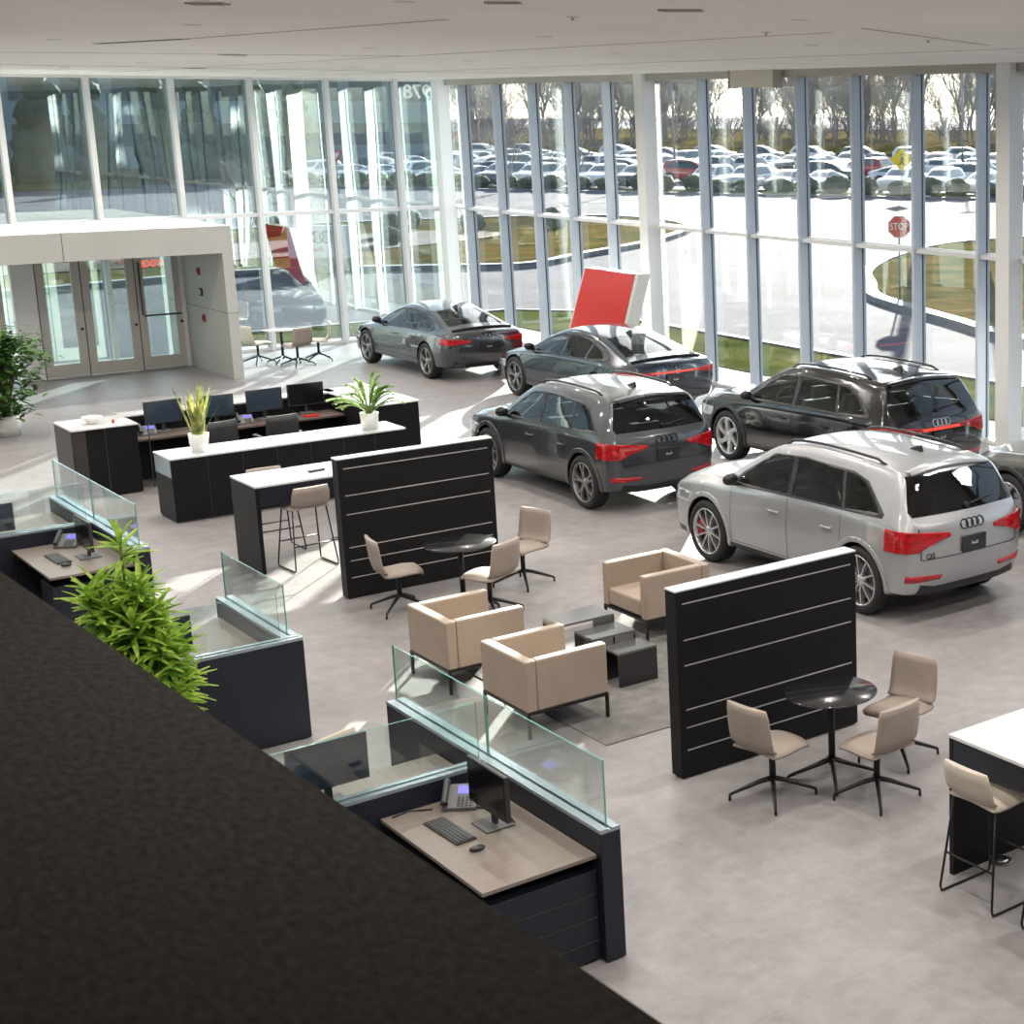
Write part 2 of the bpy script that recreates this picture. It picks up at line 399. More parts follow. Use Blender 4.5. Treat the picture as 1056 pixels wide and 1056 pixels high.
def make_car(kind, loc, label, L, W, H, wb, paint, wheel, rimmat, lights, cladding=None, caliper=None, rails=None, seatmat=None,
             badge=None, platebg=None, tw=.9, tailbar=False, wheelR=.37, interior=True, ringmat=None, level=3, group=None, name='car'):
    base = SUV if kind == 'suv' else FAST
    Hb = 1.66 if kind == 'suv' else 1.40
    sy = L / 4.70 if kind == 'suv' else L / 4.78; sx = W / 1.87; sz = H / Hb
    tab = scaled(base, sy, sx, sz)
    src = shell(tab, level)
    car = empty(name, loc, 0, label, 'car', group)
    fa, ra = wb / 2, -wb / 2
    wz = wheelR
    G = BVHTree.FromBMesh(src)
    def back(x, z):
        h = G.ray_cast(Vector((x, -4, z)), Vector((0, 1, 0)))[0]; return h if h else Vector((x, -2.3, z))
    def side(y, z, s):
        h = G.ray_cast(Vector((s * 3, y, z)), Vector((-s, 0, 0)))[0]; return h if h else Vector((s * .9, y, z))
    def top(x, y):
        h = G.ray_cast(Vector((x, y, 4)), Vector((0, 0, -1)))[0]; return h if h else Vector((x, y, 1.4))
    def front(x, z):
        h = G.ray_cast(Vector((x, 4, z)), Vector((0, -1, 0)))[0]; return h if h else Vector((x, 2.3, z))
    S = lambda P: [(a * sy, b * sz) for a, b in P]
    if kind == 'suv':
        trim = S([(1.02, 1.02), (.80, 1.18), (.28, 1.465), (-.3, 1.51), (-1.15, 1.49), (-1.42, 1.43), (-1.80, 1.15), (-1.78, 1.105), (-.8, 1.075), (.4, 1.04)])
        panes = [S([(.90, 1.06), (.74, 1.17), (.26, 1.435), (-.10, 1.475), (-.12, 1.08)]), S([(-.20, 1.08), (-.19, 1.48), (-.98, 1.465), (-1.10, 1.105)]), S([(-1.15, 1.11), (-1.03, 1.465), (-1.15, 1.46), (-1.38, 1.40), (-1.70, 1.15)])]
        rg = [(-.75, 1.15), (-.775, 1.20), (-.64, 1.53), (.64, 1.53), (.775, 1.20), (.75, 1.15)]
        rgc = lambda c: c.y < -1.80 * sy
        ws = lambda c: c.y > .3 * sy and c.y < 1.25 * sy
        wsp = [(-.66, 1.14), (-.56, 1.53), (.56, 1.53), (.66, 1.14)]
        doors = (.92, -.155, -1.12); belt = 1.0; hand = .86; roofrail = True
    else:
        trim = S([(1.08, .875), (.62, 1.13), (.15, 1.27), (-.3, 1.30), (-.9, 1.265), (-1.4, 1.13), (-1.66, 1.0), (-1.60, .955), (-.7, .92), (.4, .89)])
        panes = [S([(.92, .915), (.58, 1.11), (.13, 1.24), (-.13, 1.262), (-.15, .925)]), S([(-.21, .925), (-.19, 1.263), (-.78, 1.235), (-.95, 1.19), (-.95, .95)]), S([(-1.0, .955), (-1.0, 1.19), (-1.36, 1.08), (-1.53, .99)])]
        rg = None
        doors = (.98, -.18, -1.02); belt = .88; hand = .77; roofrail = False
    X = lambda P: [(a * sx, b * sz) for a, b in P]
    # panes and trim first, from the whole shell
    for s in (1, -1):
        cond = lambda c, s=s: c.x * s > .4
        patch(src, trim, 's', cond, .004, 'window_trim', M['car_black'], car, .01, panes)
        for P in panes: patch(src, P, 's', cond, .001, 'side_window', M['car_glass'], car)
    fwd = lambda c: c.y > .25 * sy and c.z > .9 * sz
    if kind == 'suv':
        rearP = X(rg); patch(src, rearP, 'b', rgc, .003, 'rear_window', M['car_glass_dark'], car)
        wsp = X(wsp); patch(src, wsp, 'b', fwd, .002, 'windshield', M['car_glass'], car)
        rearV, rearC = 'b', rgc; wv = 'b'
    else:
        rearP = [(a * sx, b * sy) for a, b in [(-.60, -1.93), (-.44, -1.08), (.44, -1.08), (.60, -1.93)]]
        rearV = 't'; rearC = lambda c: c.z > 1.0 * sz
        patch(src, rearP, 't', rearC, .003, 'rear_window', M['car_glass'], car)
        wsp = [(a * sx, b * sy) for a, b in [(-.62, 1.14), (-.47, .30), (.47, .30), (.62, 1.14)]]; wv = 't'
        patch(src, wsp, 't', fwd, .002, 'windshield', M['car_glass'], car)
    # tail lamps
    tl = []
    if kind == 'suv':
        for s in (1, -1):
            P = X([(s * .95, 1.02), (s * .95, .79), (s * .74, .80), (s * .62, .86), (s * .33, .925), (s * .33, .965), (s * .66, 1.0)])
            patch(src, P, 'b', lambda c, s=s: c.y < -1.86 * sy and c.x * s > .2, .014, 'tail_light', lights, car, .03)
            P = X([(s * .86, .545), (s * .86, .475), (s * .45, .475), (s * .42, .52)])
            patch(src, P, 'b', lambda c, s=s: c.y < -1.9 * sy, .008, 'reflector', lights, car, .02)
        if tailbar:
            patch(src, X([(-.5, .955), (-.5, .915), (.5, .915), (.5, .955)]), 'b', lambda c: c.y < -1.9 * sy, .012, 'light_bar', M['tail_bright'], car, .02)
        pz, pz2 = .74, .88; tz = 1.02
        patch(src, X([(-.70, .44), (-.78, .20), (.78, .20), (.70, .44), (.5, .40), (-.5, .40)]), 'b', lambda c: c.y < -1.9 * sy, .006, 'diffuser', M['car_black'], car, .02)
        patch(src, X([(-.70, .715), (-.70, .705), (.70, .705), (.70, .715)]), 'b', lambda c: c.y < -1.98 * sy, .002, 'tailgate_seam', M['car_black'], car)
        for s in (1, -1):
            patch(src, X([(s * .72, .71), (s * .705, .71), (s * .72, 1.04), (s * .735, 1.04)][::1]), 'b', lambda c: c.y < -1.98 * sy, .002, 'tailgate_seam', M['car_black'], car)
    else:
        for s in (1, -1):
            P = X([(s * .93, .86), (s * .93, .74), (s * .72, .735), (s * .38, .78), (s * .36, .81), (s * .70, .845)])
            patch(src, P, 'b', lambda c, s=s: c.y < -2.05 * sy and c.x * s > .2, .012, 'tail_light', lights, car, .03)
        if tailbar: patch(src, X([(-.45, .815), (-.45, .785), (.45, .785), (.45, .815)]), 'b', lambda c: c.y < -2.05 * sy, .012, 'light_bar', M['tail_bright'], car, .02)
        patch(src, X([(-.72, .42), (-.78, .18), (.78, .18), (.72, .42), (.55, .36), (-.55, .36)]), 'b', lambda c: c.y < -1.9 * sy, .006, 'diffuser', M['car_black'], car, .02)
        for s in (1, -1): patch(src, X([(s * .72, .345), (s * .72, .265), (s * .50, .265), (s * .50, .345)]), 'b', lambda c: c.y < -2.0 * sy, .012, 'exhaust_tip', M['steel_dark'], car, .03)
        pz, pz2 = .62, .73; tz = .90
    # door seams
    for s in (1, -1):
        c = lambda q, s=s: q.x * s > .5
        for yy in doors:
            patch(src, [(yy * sy, .36 * sz), (yy * sy + .007, .36 * sz), (yy * sy + .007, belt * sz + .03), (yy * sy, belt * sz + .03)], 's', c, .0015, 'door_seam', M['car_black'], car)
        patch(src, [(doors[2] * sy, .36 * sz), (doors[0] * sy, .36 * sz), (doors[0] * sy, .367 * sz), (doors[2] * sy, .367 * sz)], 's', c, .0015, 'door_seam', M['car_black'], car)
        for yy in (doors[1] + .14, doors[2] + .14):
            h = side(yy * sy, hand * sz, s); h2 = side(yy * sy + .19, hand * sz, s)
            B = MB(); B.tube([(h.x + s * .002, h.y, h.z), (h.x + s * .028, h.y + .02, h.z), (h2.x + s * .028, h2.y - .02, h2.z), (h2.x + s * .002, h2.y, h2.z)], .013, 8)
            B.build('door_handle', paint, car)
        # mirror
        h = side(.83 * sy, (belt + .05) * sz, s)
        B = MB(); B.sphere((h.x + s * .10, h.y + .02, h.z + .05), .1, 12, (1.05, .62, .72)); B.tube([(h.x - s * .02, h.y + .02, h.z - .02), (h.x + s * .07, h.y + .02, h.z + .0)], .025, 8)
        B.build('side_mirror', M['car_black'], car)
    # head lamps
    hz = (.80, .66) if kind == 'suv' else (.64, .52)
    for s in (1, -1):
        patch(src, X([(s * .93, hz[0]), (s * .93, hz[1]), (s * .45, hz[1] - .03), (s * .42, hz[0] - .05)]), 'b', lambda c, s=s: c.y > 1.75 * sy and c.x * s > .2, .008, 'headlight', M['head_glass'], car, .02)
    patch(src, X([(-.38, hz[0] - .02), (-.33, .30), (.33, .30), (.38, hz[0] - .02)]), 'b', lambda c: c.y > 1.9 * sy, .006, 'grille', M['car_black'], car, .02)
    # body: cut holes
    for s in (1, -1):
        cond = lambda c, s=s: c.x * s > .4
        for P in panes:
            bmesh.ops.delete(src, geom=facesin(src, P, 's', cond), context='FACES')
    bmesh.ops.delete(src, geom=facesin(src, rearP, rearV, rearC), context='FACES')
    bmesh.ops.delete(src, geom=facesin(src, wsp, wv, fwd), context='FACES')
    Ra = wheelR + .045
    for s in (1, -1):
        for ay in (fa, ra):
            if cladding:
                patch(src, circ(ay, wz + .005, Ra + .055, 30), 's', lambda c, s=s: c.x * s > .55 and c.z < wz + Ra + .2, .010, 'wheel_arch_trim', cladding, car, .015, [circ(ay, wz + .005, Ra, 26)])
            bmesh.ops.delete(src, geom=facesin(src, circ(ay, wz + .005, Ra), 's', lambda c, s=s: c.x * s > .50 and c.z < wz + Ra + .1), context='FACES')
    zc = .34 * sz
    g = [f for f in src.faces if min(v.co.z for v in f.verts) < zc + .02 and max(v.co.z for v in f.verts) > zc - .02]
    gg = set(g)
    for f in g: gg.update(f.edges); gg.update(f.verts)
    bmesh.ops.bisect_plane(src, geom=list(gg), plane_co=(0, 0, zc), plane_no=(0, 0, 1))
    for f in src.faces:
        if f.calc_center_median().z < (zc if cladding else .24 * sz): f.material_index = 1
    me = bpy.data.meshes.new('body'); src.to_mesh(me); src.free(); me.materials.append(paint); me.materials.append(M['car_black'])
    bo = bpy.data.objects.new('body', me); C0.objects.link(bo); bo.parent = car; KIDS.setdefault(car.name, []).append(bo)
    # wheel wells
    for ay in (fa, ra):
        for s in (1, -1):
            B = MB(); pts = [(Ra * math.cos(PI * k / 12), Ra * math.sin(PI * k / 12)) for k in range(13)]
            B.grid([[(s * xx, ay + a, wz + b) for a, b in pts] for xx in (.55 * sx, .925 * sx - .02)], True)
            B._f([B.bm.verts.new((s * .55 * sx, ay + a, wz + b)) for a, b in pts]); B.build('wheel_well', M['car_black'], car)
    for ay in (fa, ra):
        for s in (1, -1):
            spoke_wheel(car, (s * (tw - .12), ay, wz), wheelR, wheel, rimmat, s, caliper)
    # roof rails, fin, spoiler
    if roofrail:
        for s in (1, -1):
            pts = []
            for k in range(14):
                yy = (-1.55 + 1.75 * k / 13) * sy; h = top(s * .60 * sx, yy)
                lift = .035 if 0 < k < 13 else -.005
                pts.append((h.x, h.y, h.z + lift))
            B = MB(); B.tube(pts, .016, 8); B.build('roof_rail', rails or M['car_black'], car)
        h = top(0, -1.35 * sy)
    else: h = top(0, -1.0 * sy)
    B = MB(); B.hexa([(-.025, h.y - .12, h.z - .01), (.025, h.y - .12, h.z - .01), (.025, h.y + .1, h.z - .01), (-.025, h.y + .1, h.z - .01), (-.006, h.y - .12, h.z + .065), (.006, h.y - .12, h.z + .065), (.006, h.y - .05, h.z + .05), (-.006, h.y - .05, h.z + .05)])
    B.build('roof_antenna', M['car_black'], car)
    if kind == 'suv':
        rows = []
        for k in range(13):
            x = (-.58 + 1.16 * k / 12) * sx; h = top(x, -1.80 * sy); b = .15 * (1 - (x / .95) ** 2 * .4)
            rows.append([(x, h.y + .06, h.z + .006), (x, h.y - b, h.z - .015), (x, h.y - b + .005, h.z - .045), (x, h.y + .0, h.z - .06)])
        B = MB(); B.grid(rows, True, True); B.build('roof_spoiler', paint, car)
        h1 = back(0, 1.19 * sz); h2 = back(.42 * sx, 1.24 * sz)
        B = MB(); B.tube([(h1.x, h1.y - .02, h1.z), (h2.x, h2.y - .03, h2.z)], .012, 6); B.cyl((h1.x, h1.y - .04, h1.z - .0), .03, .05, 10, 'y'); B.build('rear_wiper', M['car_black'], car)
    else:
        rows = []
        for k in range(13):
            x = (-.66 + 1.32 * k / 12) * sx; h = top(x, -2.18 * sy); up = .03
            rows.append([(x, h.y + .10, h.z + .0), (x, h.y - .05 + .04 * abs(x), h.z + up), (x, h.y - .055 + .04 * abs(x), h.z + up - .02), (x, h.y + .02, h.z - .03)])
        B = MB(); B.grid(rows, True, True); B.build('trunk_spoiler', M['car_black'], car)
    # plate, rings, badge
    pc = back(0, (pz + pz2) / 2 * sz)
    tilt = math.atan2(back(0, pz * sz).y - back(0, pz2 * sz).y, (pz2 - pz) * sz)
    B = MB(); B.box(-.17, .17, -.012, .0, -.085, .085, .004); B.xf(Matrix.Translation((0, pc.y - .012, pc.z)) @ Matrix.Rotation(tilt, 4, 'X'))
    pl = B.build('license_plate', platebg or M['plate'], car)
    text_mesh(None, 'Audi', M['plate_text'], pl, 'plate_text', .052, Matrix.Translation((0, pc.y - .028, pc.z)) @ Matrix.Rotation(PI / 2 + tilt, 4, 'X'), .002)
    rings(car, back, 0, tz * sz, .05, ringmat or M['car_black'], -1)
    if badge:
        bp = back(-.60 * sx, .745 * sz)
        text_mesh(None, badge, M['car_black'], car, 'model_badge', .085, Matrix.Translation((-.60 * sx, bp.y - .008, bp.z)) @ Matrix.Rotation(R(-14), 4, 'Z') @ Matrix.Rotation(PI / 2, 4, 'X'), .003)
    # interior
    if interior:
        sm = seatmat or M['seat_dark']; zf = .38 * sz
        B = MB(); B.box(-.78 * sx, .78 * sx, -1.9 * sy, 1.05 * sy, zf - .05, zf); B.box(-.72 * sx, .72 * sx, .85 * sy, 1.15 * sy, zf, (belt - .06) * sz, .03); B.box(-.12, .12, -.5, .9 * sy, zf, zf + .3, .02)
        B.box(-.76 * sx, .76 * sx, -1.85 * sy, -1.3 * sy, zf, (belt - .12) * sz)
        B.build('cabin_floor', M['car_black'], car)
        zt = 1.30 * sz if kind == 'suv' else 1.16 * sz
        for (sx_, sy_, ww) in ((-.38, .12, .50), (.38, .12, .50), (-.38, -.78, .5), (.38, -.78, .5)):
            B = MB(); hb = min(zt, zt if sy_ > 0 else zt - .06)
            B.box(sx_ - ww / 2, sx_ + ww / 2, sy_ - .05, sy_ + .48, zf, zf + .28, .05)
            rows = []
            for q in range(6):
                t = q / 5; zz = zf + .22 + t * (hb - .20 - zf - .22); yy = sy_ - .02 - .22 * t; hw = ww / 2 * (1 - .15 * t)
                rows.append([(sx_ - hw, yy, zz), (sx_ - hw, yy + .13, zz), (sx_ + hw, yy + .13, zz), (sx_ + hw, yy, zz)])
            B.grid(rows, True, True); B._f([B.bm.verts.new(p) for p in rows[-1]])
            B.box(sx_ - .13, sx_ + .13, sy_ - .27, sy_ - .17, hb - .19, hb, .03)
            B.build('car_seat', sm, car)
        B = MB(); cw = (-.38, .72 * sy, (belt + .0) * sz)
        pts = [(cw[0] + .18 * math.cos(2 * PI * k / 20), cw[1] - .07 * math.sin(2 * PI * k / 20), cw[2] + .17 * math.sin(2 * PI * k / 20)) for k in range(21)]
        B.tube(pts, .015, 6, False); B.tube([pts[0], pts[10]], .014, 6); B.tube([cw, (cw[0], cw[1] + .2, cw[2] - .1)], .03, 6)
        B.build('steering_wheel', M['car_black'], car)
    return car

def car_materials():
    pbr('rubber', (.012, .012, .013), .75)
    pbr('car_black', (.010, .010, .012), .35)
    pbr('steel_dark', (.12, .12, .13), .35, .9)
    pbr('rim_silver', (.62, .63, .65), .28, .9)
    pbr('rim_dark', (.35, .35, .36), .3, .9)
    pbr('plate', (.02, .02, .022), .3); pbr('plate_text', (.55, .55, .55), .5)
    pbr('seat_dark', (.03, .03, .032), .6); pbr('seat_light', (.42, .40, .37), .7)
    pbr('tail_red', (.36, .006, .010), .10, 0, .5, noise=(9, .55, (1, 1, 8))); pbr('tail_bright', (.75, .03, .02), .15, 0, 1.0, emit=((1, .08, .03), .35))
    pbr('head_glass', (.55, .58, .62), .08, .6, 1.0)
    pbr('caliper_red', (.45, .01, .01), .35)
    pbr('chrome', (.75, .76, .78), .12, 1.0)
    glassmat('car_glass', (.34, .37, .38), 1.0, 1.45, base=.0)
    glassmat('car_glass_dark', (.16, .17, .18), 1.0, 1.52, base=.02)
M = MATS
car_materials()
# ---------------------------------------------------------------- the building
CZ = 5.93; EX = 17.85; NY = 37.15; TZ = 2.98
def floor_mat():
    m = bpy.data.materials.new('floor_tile'); nt, b = nodes(m); N = nt.nodes.new; L = nt.links.new
    tc = N('ShaderNodeTexCoord'); n1 = N('ShaderNodeTexNoise'); n1.inputs['Scale'].default_value = .55; n1.inputs['Detail'].default_value = 8; n1.inputs['Roughness'].default_value = .65
    n2 = N('ShaderNodeTexNoise'); n2.inputs['Scale'].default_value = 5; n2.inputs['Detail'].default_value = 8; n2.inputs['Roughness'].default_value = .7
    L(tc.outputs['Object'], n1.inputs['Vector']); L(tc.outputs['Object'], n2.inputs['Vector'])
    br = N('ShaderNodeTexBrick'); br.offset = .5; br.inputs['Scale'].default_value = 1; br.inputs['Brick Width'].default_value = 1.2; br.inputs['Row Height'].default_value = 1.2
    br.inputs['Mortar Size'].default_value = .003; br.inputs['Color1'].default_value = (1, 1, 1, 1); br.inputs['Color2'].default_value = (.955, .955, .96, 1); br.inputs['Mortar'].default_value = (.80, .80, .80, 1)
    L(tc.outputs['Object'], br.inputs['Vector'])
    a = N('ShaderNodeMath'); a.operation = 'MULTIPLY_ADD'; a.inputs[1].default_value = .5; L(n1.outputs['Fac'], a.inputs[0])
    s = N('ShaderNodeMath'); s.operation = 'MULTIPLY'; s.inputs[1].default_value = .5; L(n2.outputs['Fac'], s.inputs[0]); L(s.outputs[0], a.inputs[2])
    cr = N('ShaderNodeValToRGB'); cr.color_ramp.elements[0].position = .36; cr.color_ramp.elements[1].position = .62
    cr.color_ramp.elements[0].color = (.185, .174, .177, 1); cr.color_ramp.elements[1].color = (.30, .284, .284, 1); L(a.outputs[0], cr.inputs[0])
    mx = N('ShaderNodeMix'); mx.data_type = 'RGBA'; mx.blend_type = 'MULTIPLY'; mx.inputs[0].default_value = 1
    L(cr.outputs[0], mx.inputs[6]); L(br.outputs[0], mx.inputs[7]); L(mx.outputs[2], b.inputs['Base Color'])
    b.inputs['Roughness'].default_value = .42; b.inputs['Specular IOR Level'].default_value = .35
    return m
M['floor'] = floor_mat()
pbr('ceiling', (.93, .915, .89), .8, noise=(.35, .04)); pbr('white_metal', (.74, .74, .74), .45); pbr('alu', (.50, .55, .63), .45, .1); pbr('alu_light', (.66, .67, .68), .4)
pbr('header', (.42, .40, .36), .6); pbr('slot', (.03, .03, .03), .6); pbr('cladding_panel', (.46, .46, .44), .55, noise=(.8, .05)); pbr('door_frame', (.50, .49, .45), .5)
pbr('gasket', (.02, .022, .025), .5); pbr('cream', (.60, .56, .47), .6); pbr('wall_paint', (.62, .61, .59), .8, noise=(1, .03))
glassmat('facade_glass_east', (.93, .96, .96), 1.0, 1.6, wave=(1.4, (1, 1, .25), .06), base=.015)
glassmat('facade_glass_north', (.80, .88, .90), 1.4, 1.75, wave=(1.1, (1.0, 1, .16), .13), base=.10, rcol=(.93, 1, .90))
glassmat('clear_glass', (.93, .97, .96), 1.0, 1.5)
def stone_mat():
    m = pbr('parapet_stone', (.0165, .0150, .0135), .9, spec=.03, noise=(110, .38, (1, .5, 1)), bump=(140, .1)); return m
stone_mat()
def slab(name, x0, x1, y0, y1, z0, z1, mat, bev=0):
    b = MB(); b.box(x0, x1, y0, y1, z0, z1, bev); return b.build(name, mat, None, 'structure')
slab('floor', -8, EX + .12, -6, NY + .12, -.25, 0, M['floor'])
slab('ceiling', -8, EX + .5, -6, NY + .5, CZ, CZ + .3, M['ceiling'])
slab('wall_west', -8.3, -8, -6, NY + .2, -.25, CZ + .3, M['wall_paint'])
slab('wall_south', -8.3, EX + .2, -6.3, -6, -.25, CZ + .3, M['wall_paint'])
slab('wall_east', EX - .1, EX + .15, -6, 4.0, 0, CZ, M['wall_paint'])
# balcony the photograph is taken from
b = MB(); b.prism([(-7.9, -2), (.74, -2), (.356, 12), (-7.9, 12)], 'z', 4.42, 4.5); b.build('wall_balcony', M['parapet_stone'], None, 'structure')
b = MB(); b.prism([(.40, -2), (.70, -2), (.316, 12), (.0, 12)], 'z', 3.2, 4.42); b.build('wall_parapet', M['wall_paint'], None, 'structure')
b = MB(); b.prism([(-7.95, -6), (.80, -6), (.30, 12), (-7.95, 12)], 'z', 3.0, 3.2); b.build('floor_balcony', M['wall_paint'], None, 'structure')

def window_bay(n, axis, a0, a1, pos, mull0=True, glass=None, z0=0.0, levels=(0, TZ, CZ), hw=.03, mm='alu'):
    """one bay of the glass front: panes, a deep mullion at a0, rails"""
    w = empty('window_%d' % n, kind='structure')
    def bx(mb, u0, u1, v0, v1, zz0, zz1, bev=0):
        if axis == 'y': mb.box(v0, v1, u0, u1, zz0, zz1, bev)      # wall runs along y at x=pos
        else: mb.box(u0, u1, v0, v1, zz0, zz1, bev)
    for i in range(len(levels) - 1):
        b = MB(); bx(b, a0 + .03, a1 - .03, pos + .03, pos + .042, levels[i] + .05, levels[i + 1] - .03); b.build('window_pane', glass, w)
        b = MB(); bx(b, a0 + .028, a1 - .028, pos + .0, pos + .07, levels[i], levels[i] + .055)
        bx(b, a0 + .028, a1 - .028, pos + .0, pos + .07, levels[i + 1] - .035, levels[i + 1]); b.build('window_rail', M['alu_light'], w)
    if mull0:
        b = MB(); bx(b, a0 - hw, a0 + hw, pos - .17, pos + .09, z0, CZ, .004); b.build('mullion', M[mm], w)
        b = MB(); bx(b, a0 - hw - .004, a0 + hw + .004, pos + .01, pos + .03, z0, CZ); b.build('gasket', M['gasket'], w)
    return w
ys = [4.0, 5.6, 7.15, 8.7, 10.25, 11.8, 13.35, 14.9, 16.45, 18.0, 18.77, 20.30, 21.86, 23.38, 24.95, 26.42, 28.25, 29.85, 31.38, 32.92, 34.55, 36.2, NY]
n = 1
for a, b_ in zip(ys, ys[1:]):
    window_bay(n, 'y', a, b_, EX, glass=M['facade_glass_east'], mull0=a not in (18.0, 28.25)); n += 1
xs = [EX, 16.56, 14.97, 13.31, 11.7, 10.07, 8.45, 6.85, 5.2, 3.6, 2.0, .4, -1.2, -2.8, -4.4, -6.0, -8]
for b_, a in zip(xs, xs[1:]):
    inside = b_ <= 11.75
    window_bay(n, 'x', a, b_, NY, glass=M['facade_glass_north'], levels=(0, TZ, CZ), hw=.05, mm='alu_light'); n += 1
# transoms, header, columns
b = MB(); b.box(EX - .12, EX + .08, 4, NY, TZ - .035, TZ + .035); b.build('trim_1', M['alu_light'], None, 'structure')
b = MB(); b.box(-8, EX, NY - .10, NY + .08, TZ - .03, TZ + .03); b.build('trim_2', M['alu_light'], None, 'structure')
b = MB(); b.box(EX - .22, EX + .1, 4, NY, CZ - .13, CZ); b.build('trim_3', M['header'], None, 'structure')
b = MB(); b.box(-8, EX, NY - .12, NY + .1, CZ - .05, CZ); b.build('trim_4', M['white_metal'], None, 'structure')
b = MB(); b.box(EX - .05, EX + .12, 4, NY, 0, .06); b.box(-8, EX, NY - .05, NY + .12, 0, .06); b.build('trim_5', M['alu_light'], None, 'structure')
for i, (x0, x1, y0, y1, m_) in enumerate([(EX - .42, EX - .12, 36.75, 37.05, 'white_metal'), (EX - .32, EX - .02, 28.1, 28.4, 'white_metal'), (EX - .36, EX - .06, 17.85, 18.15, 'white_metal'), (EX - .32, EX - .02, 10.1, 10.4, 'white_metal')]):
    slab('column_%d' % (i + 1), x0, x1, y0, y1, 0, CZ, M[m_], .01)
# ceiling joints and slots
jb = [((5.41, 19.33), (5.68, 17.43), .05), ((5.68, 17.43), (5.96, 12.32), .02), ((9.2, 11.2), (12.6, 13.2), .02), ((3.0, 24), (9.5, 21.0), .012), ((9.5, 12), (9.7, 34), .012), ((13.5, 12), (13.7, 36), .012), ((2, 29), (17.3, 29.6), .012)]
for i, (p, q, w) in enumerate(jb):
    d = Vector((q[0] - p[0], q[1] - p[1], 0)); t = Vector((-d.y, d.x, 0)).normalized() * w
    b = MB(); P_ = Vector((*p, 0)); Q_ = Vector((*q, 0))
    b.hexa([(*(P_ - t).xy, CZ - .004), (*(Q_ - t).xy, CZ - .004), (*(Q_ + t).xy, CZ - .004), (*(P_ + t).xy, CZ - .004), (*(P_ - t).xy, CZ + .002), (*(Q_ - t).xy, CZ + .002), (*(Q_ + t).xy, CZ + .002), (*(P_ + t).xy, CZ + .002)])
    b.build('trim_%d' % (6 + i), M['header'] if i else M['slot'], None, 'structure')
def ceiling_vent(x, y, w, d, label):
    e = empty('ceiling_vent', (x, y, CZ), R(-42), label, 'ceiling vent')
    b = MB(); b.box(-w / 2, w / 2, -d / 2, -d / 2 + .015, -.012, .004); b.box(-w / 2, w / 2, d / 2 - .015, d / 2, -.012, .004); b.box(-w / 2, -w / 2 + .015, -d / 2, d / 2, -.012, .004); b.box(w / 2 - .015, w / 2, -d / 2, d / 2, -.012, .004); b.build('vent_frame', M['header'], e)
    b = MB(); b.box(-w / 2 + .014, w / 2 - .014, -d / 2 + .014, d / 2 - .014, -.006, .003); b.build('vent_slot', M['slot'], e)
    for k in (0, 1):
        b = MB(); yy = -d / 6 + k * d / 3; b.box(-w / 2 + .02, w / 2 - .02, yy - .004, yy + .004, -.012, .001); b.build('vent_blade', M['header'], e)
ceiling_vent(7.69, 21.88, .28, .22, 'dark slot in the white ceiling above the north windows, left of centre')
ceiling_vent(3.91, 11.49, .24, .14, 'dark slot at the top left edge of the ceiling')
ceiling_vent(9.71, 29.43, .26, .24, 'small dark slot in the ceiling close over the north window line')
ceiling_vent(6.59, 10.01, .30, .16, 'largest dark oval vent in the ceiling, above the middle column')
ceiling_vent(5.28, 10.09, .22, .10, 'thin dark slot at the top middle edge of the ceiling')
for i, (x, y, lb) in enumerate([(9.02, 12.34, 'small round sprinkler head in the ceiling above the hanging roller box'), (6.47, 11.29, 'small round ceiling sprinkler near the top edge, middle of the picture'), (11.2, 12.6, 'small round sprinkler head in the ceiling at the upper right')]):
    e = empty('ceiling_sprinkler', (x, y, CZ), 0, lb, 'sprinkler'); b = MB(); b.cyl((0, 0, -.008), .045, .01, 16); b.build('sprinkler_plate', M['white_metal'], e); b = MB(); b.cyl((0, 0, -.03), .012, .025, 8); b.build('sprinkler_head', M['alu'], e)
# roller box under the header
e = empty('projector_screen_box', (17.5, 24.2, CZ), 0, 'beige box hung under the ceiling in front of the east window', 'blind box')
b = MB(); b.box(-.10, .08, -.55, .75, -.30, -.0, .01); b.build('casing', M['cream'], e); b = MB(); b.box(-.115, .09, .752, .79, -.31, 0, .004); b.build('end_cap', M['header'], e); b = MB(); b.box(-.115, .09, -.57, -.552, -.31, 0, .004); b.build('end_cap', M['header'], e)
# house number on the inside of the glass, reading right from outside
no = text_mesh(None, '1978', pbr('lettering_white', (.9, .9, .9), .5), None, 'house_number', .46, Matrix.Translation((17.27, NY + .015, 5.64)) @ Matrix.Rotation(PI, 4, 'Z') @ Matrix.Rotation(PI / 2, 4, 'X'), .004)
tag(no, 'white street number lettered backwards across the top of the corner window', 'number')

# entrance vestibule
V = empty('vestibule', (0, 0, 0), 0, 'grey clad entrance box with glass doors against the north windows', 'entrance'); V['kind'] = 'structure'; V.name = 'wall_entrance'; del V['category']
x0, x1, yf, yd, hz = 2.2, 11.4, 33.45, 35.95, 2.5
b = MB(); b.box(x0, x1, yf, NY - .1, hz, 3.03, .004); b.build('fascia', M['cladding_panel'], V)
b = MB(); b.box(x1 - .2, x1, yf, NY - .1, 0, hz, .004); b.build('side_wall', M['cladding_panel'], V)
b = MB(); b.box(x0, x0 + .2, yf, NY - .1, 0, hz, .004); b.build('side_wall', M['cladding_panel'], V)
b = MB(); b.box(8.38, 8.39, yf - .003, yf + .0, hz, 3.03); b.box(x1 - .201, x1 + .001, yf - .003, NY - .12, 1.31, 1.32); b.box(x1 - .203, x1 - .2, yf, yd, 1.31, 1.32); b.build('panel_joint', M['slot'], V)
